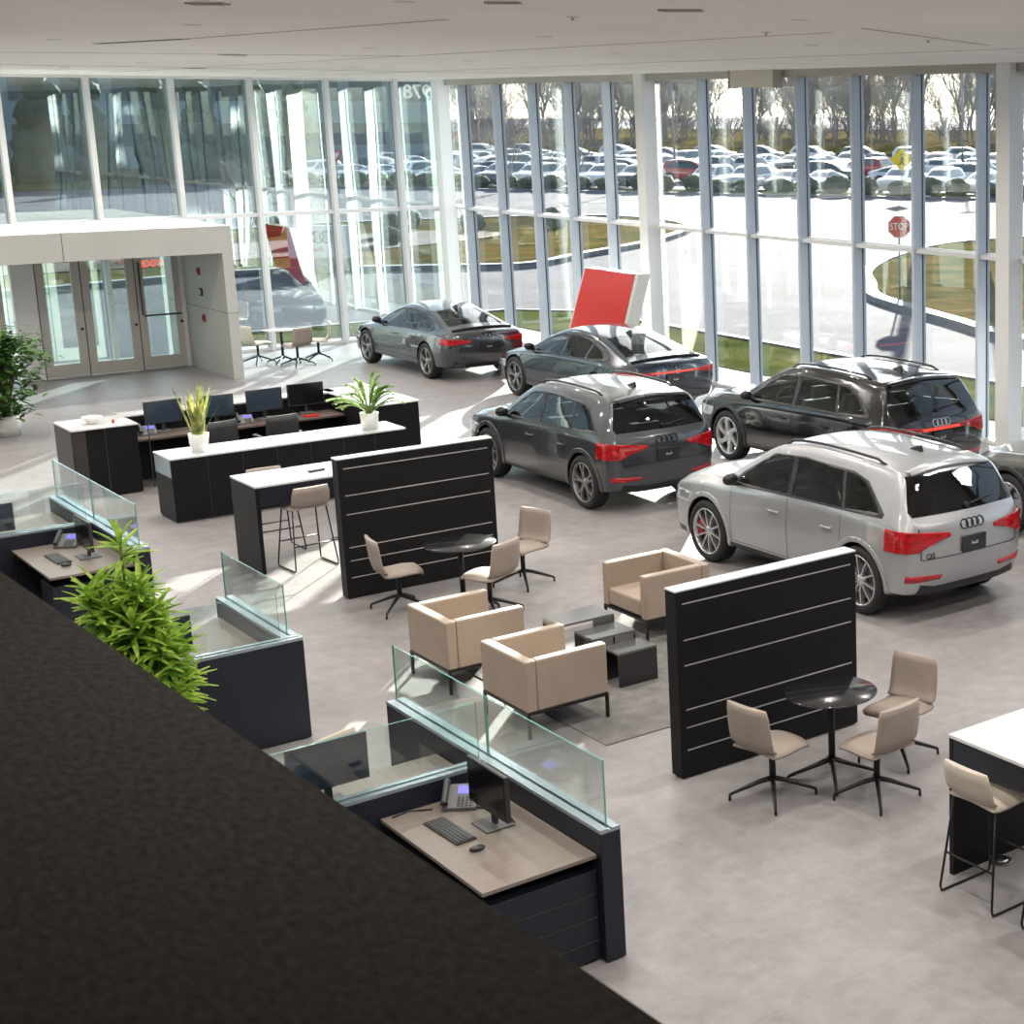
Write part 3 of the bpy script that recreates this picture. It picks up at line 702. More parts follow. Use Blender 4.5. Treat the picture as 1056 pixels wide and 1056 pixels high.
def door(nr, a, c, handle):
    d = empty('door_%d' % nr, kind='structure'); st = .155
    b = MB(); b.box(a, a + st, yd - .03, yd + .03, .01, hz, .003); b.box(c - st, c, yd - .03, yd + .03, .01, hz, .003); b.box(a + st, c - st, yd - .03, yd + .03, .01, .27, .003); b.box(a + st, c - st, yd - .03, yd + .03, hz - .12, hz, .003); b.build('door_frame', M['door_frame'], d)
    b = MB(); b.box(a + st, c - st, yd - .006, yd + .006, .27, hz - .12); b.build('door_pane', M['clear_glass'], d)
    b = MB(); b.box(a - .008, a + .008, yd - .032, yd + .032, 0, hz); b.build('door_gap', M['gasket'], d)
    if handle:
        b = MB(); b.tube([(a + .07, yd - .09, 2.2), (a + .07, yd - .09, 1.16), (a + .10, yd - .09, 1.12), (c - .07, yd - .09, 1.12)], .018, 8); b.tube([(a + .07, yd - .09, 2.2), (a + .07, yd, 2.2)], .014, 6); b.tube([(c - .08, yd - .09, 1.12), (c - .08, yd, 1.12)], .014, 6); b.build('push_bar', M['steel_dark'], d)
    b = MB(); b.cyl((c - .06, yd - .05, .95), .03, .03, 12, 'y'); b.build('door_lock', M['gasket'], d)
door(1, 8.45, 9.25, False); door(2, 9.26, 10.26, False); door(3, 10.27, 11.15, True); door(4, 7.1, 7.85, False)
b = MB(); b.box(8.02, 8.43, yd - .08, yd + .08, 0, hz, .005); b.build('door_post', M['white_metal'], V)
b = MB(); b.box(11.12, 11.2, yd - .06, yd + .06, 0, hz, .004); b.build('door_post', M['white_metal'], V)
b = MB(); b.box(2.4, 7.0, yd - .006, yd + .006, .06, hz); b.build('door_pane', M['clear_glass'], V)
for xx in (4.0, 5.5, 7.0): b = MB(); b.box(xx - .04, xx + .04, yd - .05, yd + .05, 0, hz); b.build('door_post', M['white_metal'], V)
# exit sign, alarm boxes
e = empty('exit_sign', (10.76, 36.4, 2.12), 0, 'red lettered exit sign seen through the right hand entrance door', 'exit sign')
b = MB(); b.box(-.2, .2, 0, .012, -.11, .11, .003); b.build('sign_plate', M['clear_glass'], e)
pbr('exit_red', (.75, .03, .02), .4, emit=((1, .05, .03), 1.2))
text_mesh(None, 'EXIT', M['exit_red'], e, 'sign_letters', .20, Matrix.Translation((0, -.006, 0)) @ Matrix.Rotation(PI / 2, 4, 'X'), .003)
b = MB(); b.tube([(-.12, .006, .11), (-.12, .006, .38)], .006, 6); b.tube([(.12, .006, .11), (.12, .006, .38)], .006, 6); b.build('sign_hanger', M['alu'], e)
for z, y, lb, mm in ((1.63, 34.86, 'black reader box in the middle of the grey entrance side wall', 'slot'), (2.05, 34.9, 'red and black alarm box high on the grey entrance side wall', 'caliper_red'), (1.1, 34.85, 'red pull station low on the grey entrance side wall', 'caliper_red')):
    e = empty('wall_alarm', (x1 - .2, y, z), 0, lb, 'alarm'); b = MB(); b.box(-.03, 0, -.06, .06, -.08, .08, .006); b.build('alarm_case', M[mm], e); b = MB(); b.box(-.045, -.03, -.03, .03, -.035, .035, .004); b.build('alarm_button', M['slot'] if mm != 'slot' else M['alu'], e)
# ---------------------------------------------------------------- furniture materials
pbr('beige_leather', (.33, .265, .212), .55, noise=(3, .06), bump=(60, .08)); pbr('beige_fabric', (.30, .252, .218), .75, noise=(4, .08), bump=(150, .15)); pbr('cream_fabric', (.44, .39, .33), .7, noise=(4, .06))
pbr('black_lacquer', (.012, .012, .014), .16, coat=.6); pbr('black_panel', (.0085, .008, .0095), .5, spec=.18, noise=(2, .15)); pbr('black_metal', (.012, .012, .013), .4, .3)
pbr('navy_laminate', (.013, .016, .026), .42, spec=.35, noise=(1.5, .1)); pbr('silver_strip', (.55, .55, .56), .3, .6); pbr('white_quartz', (.72, .73, .74), .12, coat=.5, noise=(2, .03))
pbr('table_white', (.66, .68, .70), .10, coat=.8); pbr('desk_oak', (.19, .158, .137), .35, noise=(3, .10, (1, 8, 1))); pbr('brown_wood', (.10, .072, .06), .45, noise=(3, .2, (1, 6, 1)))
pbr('cap_metal', (.34, .42, .47), .22, .5); pbr('screen', (.006, .006, .008), .15, spec=.3); pbr('screen_blue', (.03, .045, .07), .12, coat=.6); pbr('grey_plastic', (.10, .10, .105), .5); pbr('dark_plastic', (.03, .03, .032), .45)
pbr('pot_white', (.74, .74, .72), .45); pbr('soil', (.04, .03, .02), .9); pbr('rug_grey', (.17, .165, .16), .95, noise=(6, .25), bump=(200, .6)); pbr('porcelain', (.70, .68, .66), .3)
pbr('coffee_top', (.10, .105, .11), .10, coat=.9); pbr('phone_lcd', (.08, .08, .35), .2, emit=((.25, .25, .9), .35)); pbr('red_panel', (.62, .022, .018), .35, noise=(1.2, .04)); pbr('panel_white', (.70, .69, .66), .5)
glassmat('screen_glass', (.92, .975, .965), 1.2, 1.55, base=.03)
pbr('glass_edge', (.10, .33, .30), .15, coat=.5)

def shellrow(prof, widths, th, parent, name, mat, nx=7, curve=.02):
    """upholstered shell: prof is (y,z) along the length, widths per point"""
    rows_t, rows_b = [], []
    for i, ((y, z), w) in enumerate(zip(prof, widths)):
        p0 = prof[max(0, i - 1)]; p1 = prof[min(len(prof) - 1, i + 1)]
        t = Vector((p1[0] - p0[0], p1[1] - p0[1])).normalized(); nrm = Vector((-t.y, t.x))
        r = []; q = []
        for k in range(nx):
            u = -1 + 2 * k / (nx - 1); lift = curve * u * u; e = th * .5 * (1 - .55 * abs(u) ** 4)
            cy, cz = y + nrm.x * lift, z + nrm.y * lift
            r.append((u * w / 2, cy + nrm.x * e, cz + nrm.y * e)); q.append((u * w / 2, cy - nrm.x * e, cz - nrm.y * e))
        rows_t.append(r + q[::-1])
    b = MB(); V_ = b.grid(rows_t, True, True); b._f(V_[0][::-1]); b._f(V_[-1])
    return b.build(name, mat, parent)
def swivel_chair(name, loc, rz, label, mat, group=None, ht=.83, casters=False):
    c = empty(name, loc, rz, label, 'chair', group)
    shellrow([(.225, .425), (.20, .455), (.10, .465), (-.05, .455), (-.15, .455), (-.19, .465)], [.38, .44, .46, .46, .46, .45], .045, c, 'seat', mat)
    top = ht
    shellrow([(-.175, .462), (-.215, .49), (-.235, .56), (-.25, .66), (-.262, top - .06), (-.272, top)], [.45, .46, .46, .455, .44, .41], .038, c, 'backrest', mat, curve=-.018)
    b = MB(); b.cyl((0, 0, .15), .026, .285, 14); b.box(-.11, .11, -.11, .11, .415, .44, .01); b.build('stem', M['black_metal'], c)
    for k in range(4):
        a = PI / 4 + k * PI / 2 + R(4); ca, sa = math.cos(a), math.sin(a)
        b = MB(); b.tube([(0, 0, .17), (ca * .10, sa * .10, .145), (ca * .315, sa * .315, .062), (ca * .335, sa * .335, .052)], [.022, .02, .013, .012], 8)
        b.tube([(ca * .333, sa * .333, .056), (ca * .336, sa * .336, .004)], .011, 8); b.build('leg', M['black_metal'], c)
    return c
def bar_stool(loc, rz, label, mat, group=None):
    c = empty('bar_stool', loc, rz, label, 'bar stool', group); z = .74
    shellrow([(.20, z - .02), (.17, z + .005), (.08, z + .012), (-.06, z), (-.14, z), (-.18, z + .01)], [.38, .43, .45, .45, .45, .44], .04, c, 'seat', mat)
    shellrow([(-.165, z + .008), (-.205, z + .04), (-.225, z + .10), (-.24, z + .18), (-.25, z + .25)], [.44, .45, .45, .44, .40], .036, c, 'backrest', mat, curve=-.016)
    for s in (1, -1):
        b = MB(); x = s * .20; xo = s * .255
        b.tube([(x, .14, z - .02), (xo, .235, .05), (xo, .225, .012), (xo, .19, .009), (xo, -.19, .009), (xo, -.225, .012), (xo, -.235, .05), (x, -.15, z - .02), (x, .14, z - .02)], .009, 8); b.build('sled_frame', M['black_metal'], c)
    b = MB(); b.tube([(-.238, .205, .30), (.238, .205, .30)], .008, 8); b.build('footrest', M['black_metal'], c)
    b = MB(); b.tube([(-.238, -.207, .30), (.238, -.207, .30)], .008, 8); b.build('stretcher', M['black_metal'], c)
    return c
def round_table(loc, label, r=.37, h=.74):
    t = empty('round_table', loc, R(12), label, 'table')
    b = MB(); b.lathe([(.001, h - .022), (r - .02, h - .022), (r, h - .012), (r, h - .004), (r - .006, h), (.001, h)], 48); b.build('tabletop', M['black_lacquer'], t)
    b = MB(); b.cyl((0, 0, .12), .028, h - .14, 16); b.cyl((0, 0, h - .04), .12, .02, 20); b.build('pedestal', M['black_metal'], t)
    for k in range(4):
        a = PI / 4 + k * PI / 2; ca, sa = math.cos(a), math.sin(a)
        b = MB(); b.tube([(0, 0, .17), (ca * .10, sa * .10, .13), (ca * .34, sa * .34, .045), (ca * .36, sa * .36, .03)], [.024, .02, .014, .012], 8); b.tube([(ca * .357, sa * .357, .04), (ca * .36, sa * .36, .004)], .011, 8); b.build('leg', M['black_metal'], t)
    return t
def divider(x0, x1, y0, label):
    d = empty('divider_panel', ((x0 + x1) / 2, y0 + .075, 0), 0, label, 'divider panel'); w = (x1 - x0) / 2; th = .075
    b = MB(); b.box(-w, w, -th, th, .015, 1.565, .006); b.build('panel', M['black_panel'], d)
    b = MB(); b.box(-w - .004, w + .004, -th - .003, th + .003, 1.56, 1.575, .003); b.build('top_cap', pbr('cap_sheen', (.62, .64, .66), .3, .2), d)  # pale cap colour carries the bright reflection along the panel top
    for z in (1.46, 1.16, .95, .58, .43, .24):
        b = MB(); b.box(-w + .06, w - .06, -th - .004, -th + .001, z - .005, z + .005); b.build('groove_strip', M['silver_strip'], d)
    b = MB(); b.box(-w + .02, w - .02, -th + .02, th - .02, 0, .016); b.build('plinth', M['slot'], d)
    return d
divider(6.72, 8.52, 17.17, 'wide black slatted divider panel behind the farther round table')
divider(6.66, 8.47, 10.50, 'wide black slatted divider panel in front of the silver car')
# cluster in front of the near divider
round_table((7.57, 9.72, 0), 'black round meeting table in front of the nearer divider panel')
swivel_chair('meeting_chair', (6.99, 9.73, 0), R(-90 + 8), 'beige meeting chair left of the nearer black round table', M['beige_fabric'])
swivel_chair('meeting_chair', (7.58, 9.17, 0), R(6), 'beige meeting chair with its back to us at the nearer black round table', M['beige_fabric'])
swivel_chair('meeting_chair', (8.22, 9.66, 0), R(90 + 14), 'beige meeting chair right of the nearer black round table', M['beige_fabric'])
# cluster in front of the far divider
round_table((7.50, 16.0, 0), 'black round meeting table in front of the farther divider panel')
swivel_chair('meeting_chair', (6.98, 16.42, 0), R(-90 - 8), 'beige meeting chair left of the farther black round table', M['beige_fabric'])
swivel_chair('meeting_chair', (7.62, 15.62, 0), R(24), 'beige meeting chair with its back to us behind the first armchair', M['beige_fabric'])
swivel_chair('meeting_chair', (8.42, 16.40, 0), R(90 + 20), 'beige meeting chair right of the farther black round table, nearest the dark car', M['beige_fabric'])
# cluster by the north windows
t = empty('round_table', (12.72, 34.9, 0), 0, 'small white round table beside the entrance box at the north windows', 'table')
b = MB(); b.lathe([(.001, .715), (.36, .715), (.38, .73), (.38, .738), (.001, .742)], 40); b.build('tabletop', M['table_white'], t)
b = MB(); b.cyl((0, 0, .1), .028, .62, 14); b.build('pedestal', M['black_metal'], t)
for k in range(4):
    a = PI / 4 + k * PI / 2; b = MB(); b.tube([(0, 0, .16), (math.cos(a) * .34, math.sin(a) * .34, .04), (math.cos(a) * .35, math.sin(a) * .35, .003)], [.02, .013, .011], 8); b.build('leg', M['black_metal'], t)
swivel_chair('meeting_chair', (12.30, 35.15, 0), R(-78), 'beige chair left of the small white table by the entrance box', M['cream_fabric'])
swivel_chair('meeting_chair', (12.80, 34.30, 0), R(12), 'tan chair with its back to us at the small white table', M['beige_fabric'])
swivel_chair('meeting_chair', (13.42, 34.75, 0), R(70), 'beige chair right of the small white table, nearest the grey coupe', M['cream_fabric'])

def armchair(x0, y0, rz, label):
    """cube armchair; local x is the facing direction"""
    c = empty('armchair', (x0, y0, 0), rz, label, 'armchair'); W, D, t, H_ = .41, .39, .10, .69; mt = M['beige_leather']
    b = MB(); b.box(-D, -D + t, -W, W, .235, H_, .018, 3); b.build('backrest', mt, c)
    for s in (1, -1):
        b = MB(); b.box(-D + t + .001, D, s * W, s * (W - t), .235, H_, .018, 3); b.build('armrest', mt, c)
    b = MB(); b.box(-D + t + .002, D - .005, -W + t + .002, W - t - .002, .25, .43, .03, 3); b.build('seat_cushion', mt, c)
    b = MB(); b.box(-D, D, -W, W, .21, .236, .002); b.build('base_frame', M['black_metal'], c)
    for sx in (1, -1):
        for sy in (1, -1):
            b = MB(); b.box(sx * (D - .025), sx * D, sy * (W - .025), sy * W, 0, .212); b.build('leg', M['black_metal'], c)
    return c
armchair(6.57, 12.52, 0, 'beige cube armchair nearest the camera, on the corner of the grey rug')
armchair(6.57, 14.0, 0, 'beige cube armchair left of the other two, behind the nearest one')
armchair(8.70, 14.06, PI, 'beige cube armchair right of the coffee tables, facing the other two')
b = MB(); b.box(6.59, 8.95, 11.55, 14.6, .0, .008, .003); tag(b.build('rug', M['rug_grey']), 'dark grey low pile rug under the coffee tables', 'rug')
def nest_table(x0, x1, y0, y1, h, openaxis, label, topm):
    c = empty('coffee_table', ((x0 + x1) / 2, (y0 + y1) / 2, .008), 0, label, 'coffee table'); w = (x1 - x0) / 2; d = (y1 - y0) / 2; t = .022; h -= .008
    b = MB(); b.box(-w, w, -d, d, h - t, h, .003); b.build('tabletop', topm, c)
    for s in (1, -1):
        b = MB()
        if openaxis == 'y': b.box(s * w, s * (w - t), -d, d, 0, h - t, .002)
        else: b.box(-w, w, s * d, s * (d - t), 0, h - t, .002)
        b.build('side_panel', M['black_lacquer'], c)
nest_table(7.22, 7.78, 13.36, 13.74, .50, 'y', 'tallest black coffee table of the nest between the armchairs', M['coffee_top'])
nest_table(7.33, 7.79, 13.0, 13.34, .42, 'y', 'middle sized coffee table, standing between the tallest and the lowest', M['coffee_top'])
nest_table(7.41, 7.82, 12.68, 12.98, .34, 'x', 'lowest black coffee table, at the front of the nest', M['coffee_top'])

# high tables
h1 = empty('high_table', (6.40, 18.8, 0), 0, 'long white topped high table with black end panel left of the far divider', 'high table')
b = MB(); b.box(0, 2.4, 0, .80, 1.02, 1.045, .003); b.build('tabletop', M['table_white'], h1)
b = MB(); b.box(.0, .045, .01, .79, .0, 1.02, .002); b.build('end_panel', M['black_panel'], h1)
b = MB(); b.box(2.355, 2.4, .01, .79, .0, 1.02, .002); b.build('end_panel', M['black_panel'], h1)
b = MB(); b.box(.045, 2.355, .01, .03, .80, 1.02, .002); b.build('apron', M['navy_laminate'], h1); b = MB(); b.box(.045, 2.355, .77, .79, .80, 1.02, .002); b.build('apron', M['navy_laminate'], h1)
h2 = empty('high_table', (7.12, 5.4, 0), 0, 'white topped high table with black end panel cut by the right edge', 'high table')
b = MB(); b.box(0, .76, 0, 2.44, 1.02, 1.045, .003); b.build('tabletop', M['table_white'], h2)
b = MB(); b.box(.01, .75, 2.395, 2.44, 0, 1.02, .002); b.build('end_panel', M['black_panel'], h2); b = MB(); b.box(.01, .75, 0, .045, 0, 1.02, .002); b.build('end_panel', M['black_panel'], h2)
b = MB(); b.box(.01, .03, .045, 2.395, .84, 1.02, .002); b.build('apron', M['navy_laminate'], h2); b = MB(); b.box(.73, .75, .045, 2.395, .84, 1.02, .002); b.build('apron', M['navy_laminate'], h2)
bar_stool((6.95, 18.86, 0), R(3), 'beige bar stool with black sled frame in front of the far high table', M['beige_fabric'])
bar_stool((6.94, 19.80, 0), R(180), 'bar stool beyond the far high table, only its black frame showing', M['beige_fabric'])
bar_stool((7.13, 7.42, 0), R(-90), 'beige bar stool under the high table at the right edge', M['cream_fabric'])
bar_stool((7.16, 6.66, 0), R(-90), 'bar stool at the right edge of which just the dark frame foot shows', M['cream_fabric'])
rm = empty('remote_control', (7.25, 19.16, 1.045), R(8), 'small black remote lying on the far high table', 'remote'); b = MB(); b.box(-.10, .10, -.028, .028, 0, .022, .006); b.build('case', M['dark_plastic'], rm)
b = MB(); [b.cyl((-.07 + k * .028, 0, .021), .008, .003, 8) for k in range(6)]; b.build('buttons', M['grey_plastic'], rm)
for x, y, lb in ((7.53, 7.73, 'round metal floor outlet beside the right edge bar stool'), (7.70, 19.84, 'round metal floor outlet behind the far high table stools')):
    e = empty('floor_outlet', (x, y, 0), 0, lb, 'floor outlet'); b = MB(); b.lathe([(.001, .0), (.085, .0), (.085, .006), (.075, .009), (.001, .009)], 28); b.build('cover', M['steel_dark'], e); b = MB(); b.lathe([(.02, .010), (.05, .010), (.05, .013), (.02, .013)], 20); b.build('ring', M['chrome'], e)

# reception counters
c = empty('reception_counter', (6.46, 21.98, 0), 0, 'long low black counter with white top carrying the snake plant', 'counter')
b = MB(); b.box(0, 3.16, 0, .68, .835, .86, .003); b.build('countertop', M['table_white'], c)
b = MB(); b.box(.01, 3.15, .015, .66, .03, .835, .002); b.build('body', M['black_panel'], c)
for k in range(1, 7): b = MB(); b.box(.01 + k * .45, .016 + k * .45, .011, .016, .05, .83); b.build('door_seam', M['slot'], c)
b = MB(); b.box(.02, 3.14, .03, .64, 0, .03); b.build('plinth', M['slot'], c)
b = MB(); b.box(.004, .011, .03, .65, .60, .83, .001); b.build('end_glass_inlay', M['cap_metal'], c)
r = empty('reception_desk', (5.90, 24.2, 0), 0, 'large black reception desk with white ledge, holding monitors and phones', 'reception desk')
b = MB(); b.box(0, .85, 0, .85, .965, .99, .003); b.build('end_top', M['white_quartz'], r)
b = MB(); b.box(.02, .84, .03, .84, .02, .965, .002); b.build('end_cabinet', M['black_panel'], r)
b = MB(); b.box(.0, .02, .03, .84, .02, .965); b.box(.02, .18, .022, .031, .05, .96); b.build('end_panel', pbr('dark_brown', (.035, .026, .024), .5), r)  # left end and front strip coloured dark brown
b = MB(); b.box(.84, 3.95, .70, 1.02, .965, .99, .003); b.build('ledge', M['white_quartz'], r)
b = MB(); b.box(.84, 3.95, .97, 1.0, .02, .965); b.build('back_panel', M['black_panel'], r)
b = MB(); b.box(.85, 3.80, .10, .96, .70, .73, .002); b.build('worktop', M['brown_wood'], r)
b = MB(); b.box(.85, 3.8, .6, .64, .05, .70); b.box(.84, 3.82, .68, .70, .73, .965); b.build('modesty_panel', M['black_panel'], r)
b = MB(); b.box(.98, .99, .022, .031, .05, .96); b.box(.42, .43, .022, .031, .05, .96); b.build('door_seam', M['slot'], r)
b = MB(); b.box(3.80, 4.55, -.9, 1.02, .965, .99, .003); b.build('end_top', M['white_quartz'], r)
b = MB(); b.box(3.82, 4.53, -.88, 1.0, .02, .965, .002); b.build('end_cabinet', M['black_panel'], r)
for xx in (1.78, 2.65):
    b = MB(); b.box(xx - .02, xx + .02, .12, .68, .02, .70); b.build('leg_panel', M['black_panel'], r)

def monitor(loc, rz, label, w=.54, h=.33, scr='screen', lift=.12, back=False):
    """screen faces local -y"""
    m = empty('computer_monitor', loc, rz, label, 'monitor')
    b = MB(); b.box(-w / 2, w / 2, -.012, .02, lift, lift + h, .005); b.build('housing', M['dark_plastic'], m)
    b = MB(); b.box(-w / 2 + .012, w / 2 - .012, -.0145, -.011, lift + .018, lift + h - .012); b.build('display', M[scr], m)
    b = MB(); b.box(-.11, .11, -.08, .12, 0, .012, .004); b.build('foot', M['grey_plastic'], m); b = MB(); b.box(-.025, .025, .02, .045, .01, lift + h * .6, .004); b.build('stand', M['dark_plastic'], m)
    return m
def phone(loc, rz, label):
    m = empty('desk_phone', loc, rz, label, 'phone')
    b = MB(); b.hexa([(-.10, -.10, 0), (.12, -.10, 0), (.12, .10, 0), (-.10, .10, 0), (-.10, -.10, .025), (.12, -.10, .025), (.12, .08, .12), (-.10, .08, .12)]); b.build('base', M['grey_plastic'], m)
    sl = math.atan2(.095, .18); Mx = Matrix.Translation((.04, -.10, .0255)) @ Matrix.Rotation(sl, 4, 'X')
    b = MB(); b.box(-.05, .065, .115, .185, 0, .004); b.xf(Mx); b.build('display', M['phone_lcd'], m)
    b = MB()
    for i in range(4):
        for j in range(4): b.box(-.045 + i * .026, -.027 + i * .026, .012 + j * .022, .026 + j * .022, 0, .005)
    b.xf(Mx); b.build('keypad', M['dark_plastic'], m)
    b = MB(); b.tube([(-.085, -.095, .05), (-.085, -.08, .066), (-.085, .06, .14), (-.085, .085, .135)], [.026, .02, .02, .026], 10); b.build('handset', M['dark_plastic'], m)
    return m
def keyboard(loc, rz, label):
    m = empty('keyboard', loc, rz, label, 'keyboard')
    b = MB(); b.box(-.22, .22, -.07, .07, .0, .014, .004); b.build('case', M['dark_plastic'], m)
    b = MB()
    for i in range(18):
        for j in range(5): b.box(-.212 + i * .0236, -.212 + i * .0236 + .019, -.062 + j * .025, -.062 + j * .025 + .02, .013, .020)
    b.build('keys', pbr('key_grey', (.055, .055, .06), .5), m); return m
def mouse(loc, rz, label):
    m = empty('computer_mouse', loc, rz, label, 'mouse'); b = MB(); b.sphere((0, 0, .016), .032, 12, (.95, 1.6, .55)); b.build('body', M['dark_plastic'], m); b = MB(); b.sphere((0, .012, .02), .022, 10, (1.0, 1.5, .7)); b.build('buttons', M['grey_plastic'], m); return m
RD = .73
phone((6.98, 24.62, RD), R(-8), 'desk phone at the left end of the reception desk')
monitor((7.25, 24.74, RD), R(4), 'leftmost monitor on the reception desk, dark blue screen', .52, .33, 'screen_blue')
monitor((7.98, 24.74, RD), R(-6), 'monitor on the reception desk half hidden behind the snake plant', .50, .32, 'screen_blue')
phone((8.30, 24.55, RD), R(-10), 'desk phone in the middle of the reception desk')
monitor((8.68, 24.74, RD), R(4), 'monitor on the reception desk behind the black office chair', .54, .33, 'screen_blue')
monitor((9.32, 24.80, RD), R(-2), 'rightmost monitor on the reception desk, brownish screen', .54, .34, 'screen')
b = MB(); b.box(-.10, .10, -.07, .07, 0, .02, .003); tag(b.build('notebook', M['caliper_red']), 'small red and white booklet lying on the reception desk near the right', 'notebook').location = (9.25, 24.45, RD)
def bowl(loc, label):
    b = MB(); b.lathe([(.001, .0), (.05, .0), (.06, .012), (.11, .06), (.135, .10), (.128, .10), (.10, .06), (.05, .02), (.001, .02)], 28); o = b.build('bowl', M['porcelain']); o.location = loc; tag(o, label, 'bowl')
bowl((6.27, 24.56, .99), 'white bowl on the left end top of the reception desk'); bowl((10.1, 24.75, .99), 'white bowl on the right end top of the reception desk')
b = MB(); b.cyl((0, 0, 0), .02, .05, 10); o = b.build('cup', M['caliper_red']); o.location = (6.5, 24.42, .99); tag(o, 'tiny dark red cup beside the left white bowl', 'cup')
def office_chair(loc, rz, label):
    c = empty('office_chair', loc, rz, label, 'chair')
    shellrow([(.24, .44), (.20, .475), (.05, .48), (-.15, .475), (-.2, .485)], [.42, .48, .5, .5, .46], .06, c, 'seat', M['dark_plastic'])
    shellrow([(-.21, .53), (-.24, .60), (-.26, .75), (-.27, .88), (-.28, .98)], [.40, .46, .47, .46, .42], .03, c, 'backrest', M['dark_plastic'], curve=-.03)
    b = MB(); b.cyl((0, 0, .09), .028, .36, 12); b.tube([(0, -.1, .44), (0, -.25, .46), (0, -.262, .7)], .022, 8); b.build('stem', M['black_metal'], c)
    for k in range(5):
        a = 2 * PI * k / 5 + .3; ca, sa = math.cos(a), math.sin(a); b = MB(); b.tube([(0, 0, .11), (ca * .28, sa * .28, .075)], [.028, .016], 8); b.build('leg', M['grey_plastic'], c)
        b = MB(); b.cyl((ca * .28 - .012, sa * .28, .03), .03, .024, 12, 'x'); b.build('caster', M['dark_plastic'], c)
    for s in (1, -1):
        b = MB(); b.tube([(s * .22, -.05, .47), (s * .28, -.05, .50), (s * .28, -.04, .66)], .014, 8); b.box(s * .25, s * .31, -.14, .12, .66, .69, .01); b.build('armrest', M['grey_plastic'], c)
    return c
office_chair((8.47, 23.75, 0), R(0), 'black mesh office chair at the reception desk')
office_chair((7.62, 23.85, 0), R(15), 'black office chair hidden low behind the snake plant at reception')

# ---------------- desk pods along the balcony
GX = 4.785
def partition(x0, x1, y0, y1, label, alongy):
    p = empty('desk_partition', ((x0 + x1) / 2, (y0 + y1) / 2, 0), 0, label, 'partition'); w = (x1 - x0) / 2; d = (y1 - y0) / 2
    b = MB(); b.box(-w, w, -d, d, .01, .875, .004); b.build('panel', M['navy_laminate'], p)
    b = MB()
    if alongy: b.box(-w, -.012, -d, d, .875, .90, .002); b.box(.012, w, -d, d, .875, .90, .002); b.box(-.012, .012, -d, d, .875, .89)
    else: b.box(-w, w, -d, -.012, .875, .90, .002); b.box(-w, w, .012, d, .875, .90, .002); b.box(-w, w, -.012, .012, .875, .89)
    b.build('top_cap', M['cap_metal'], p)
    return p
def glass_pane(x0, x1, y0, y1, parent, z0=.89, z1=1.33):
    px, py = parent.location.x, parent.location.y
    b = MB(); b.box(x0 - px, x1 - px, y0 - py, y1 - py, z0, z1); o = b.build('glass_screen', [M['screen_glass'], M['glass_edge']], parent)
    for f in o.data.polygons:
        n_ = f.normal; thin = abs(n_.x) if (x1 - x0) < (y1 - y0) else abs(n_.y)
        if thin < .5: f.material_index = 1
    return o
p3 = partition(4.71, 4.85, 8.38, 11.48, 'long low navy partition with glass screens beside the nearest desk', True)
glass_pane(GX - .006, GX + .006, 8.44, 9.98, p3); glass_pane(GX - .006, GX + .006, 10.0, 11.46, p3)
p3b = partition(2.55, 4.705, 9.86, 9.98, 'low cross partition with glass screen behind the nearest monitor and phone', False)
glass_pane(2.6, 4.68, 9.914, 9.926, p3b)
p2 = partition(4.71, 4.85, 13.56, 15.13, 'low navy partition with glass screen right of the big leafy plant', True)
glass_pane(GX - .006, GX + .006, 13.62, 15.08, p2)
p2b = partition(2.55, 4.85, 13.44, 13.555, 'navy cross partition whose broad dark face shows right of the big plant', False)
glass_pane(2.6, 4.68, 13.492, 13.504, p2b, .89, 1.32)
p1 = partition(4.71, 4.85, 17.45, 20.60, 'low partition with glass screens along the farthest desk, left of the counters', True)
glass_pane(GX - .006, GX + .006, 17.56, 19.08, p1); glass_pane(GX - .006, GX + .006, 19.12, 20.56, p1)
p1b = partition(2.0, 4.705, 18.94, 19.06, 'low cross partition with glass behind the farthest desk at the left edge', False)
glass_pane(2.05, 4.68, 18.994, 19.006, p1b)
def desk(x0, x1, y0, y1, label, cab=True):
    d = empty('office_desk', (x0, y0, 0), 0, label, 'desk'); w, l = x1 - x0, y1 - y0
    b = MB(); b.box(0, w, 0, l, .705, .73, .002); b.build('desktop', M['desk_oak'], d)
    b = MB(); b.box(.0, .03, l - .03, l, .0, .705); b.build('leg', M['black_metal'], d)
    if cab:
        b = MB(); b.box(.02, w, .02, .46, .02, .62, .002); b.build('drawer_cabinet', M['navy_laminate'], d)
        b = MB()
        for z in (.46, .30, .14): b.box(.03, w, .014, .0205, z, z + .008)
        b.build('drawer_seam', M['slot'], d)
    return d
desk(3.94, 4.705, 8.43, 9.855, 'greige topped desk nearest the camera, with monitor and keyboard')
desk(3.6, 4.705, 9.985, 10.65, 'desk behind the glass of the nearest cross partition', False)
desk(3.92, 4.705, 17.50, 18.93, 'greige topped desk at the left, above the big leafy plant')
desk(3.6, 4.705, 13.56, 15.05, 'desk behind the middle cross partition, almost hidden', False)
desk(3.0, 4.705, 19.07, 20.5, 'desk at the left edge behind the farthest glass partition', False)
monitor((4.42, 9.27, RD), R(-90), 'black monitor on the nearest desk', .52, .31, 'screen', .10)
keyboard((4.185, 9.36, RD), R(90 + 2), 'black keyboard in front of the nearest monitor')
mouse((4.19, 8.99, RD), R(80), 'small black mouse beside the nearest keyboard')
phone((4.42, 9.70, RD), R(-35), 'grey desk phone with lit blue display on the nearest desk')
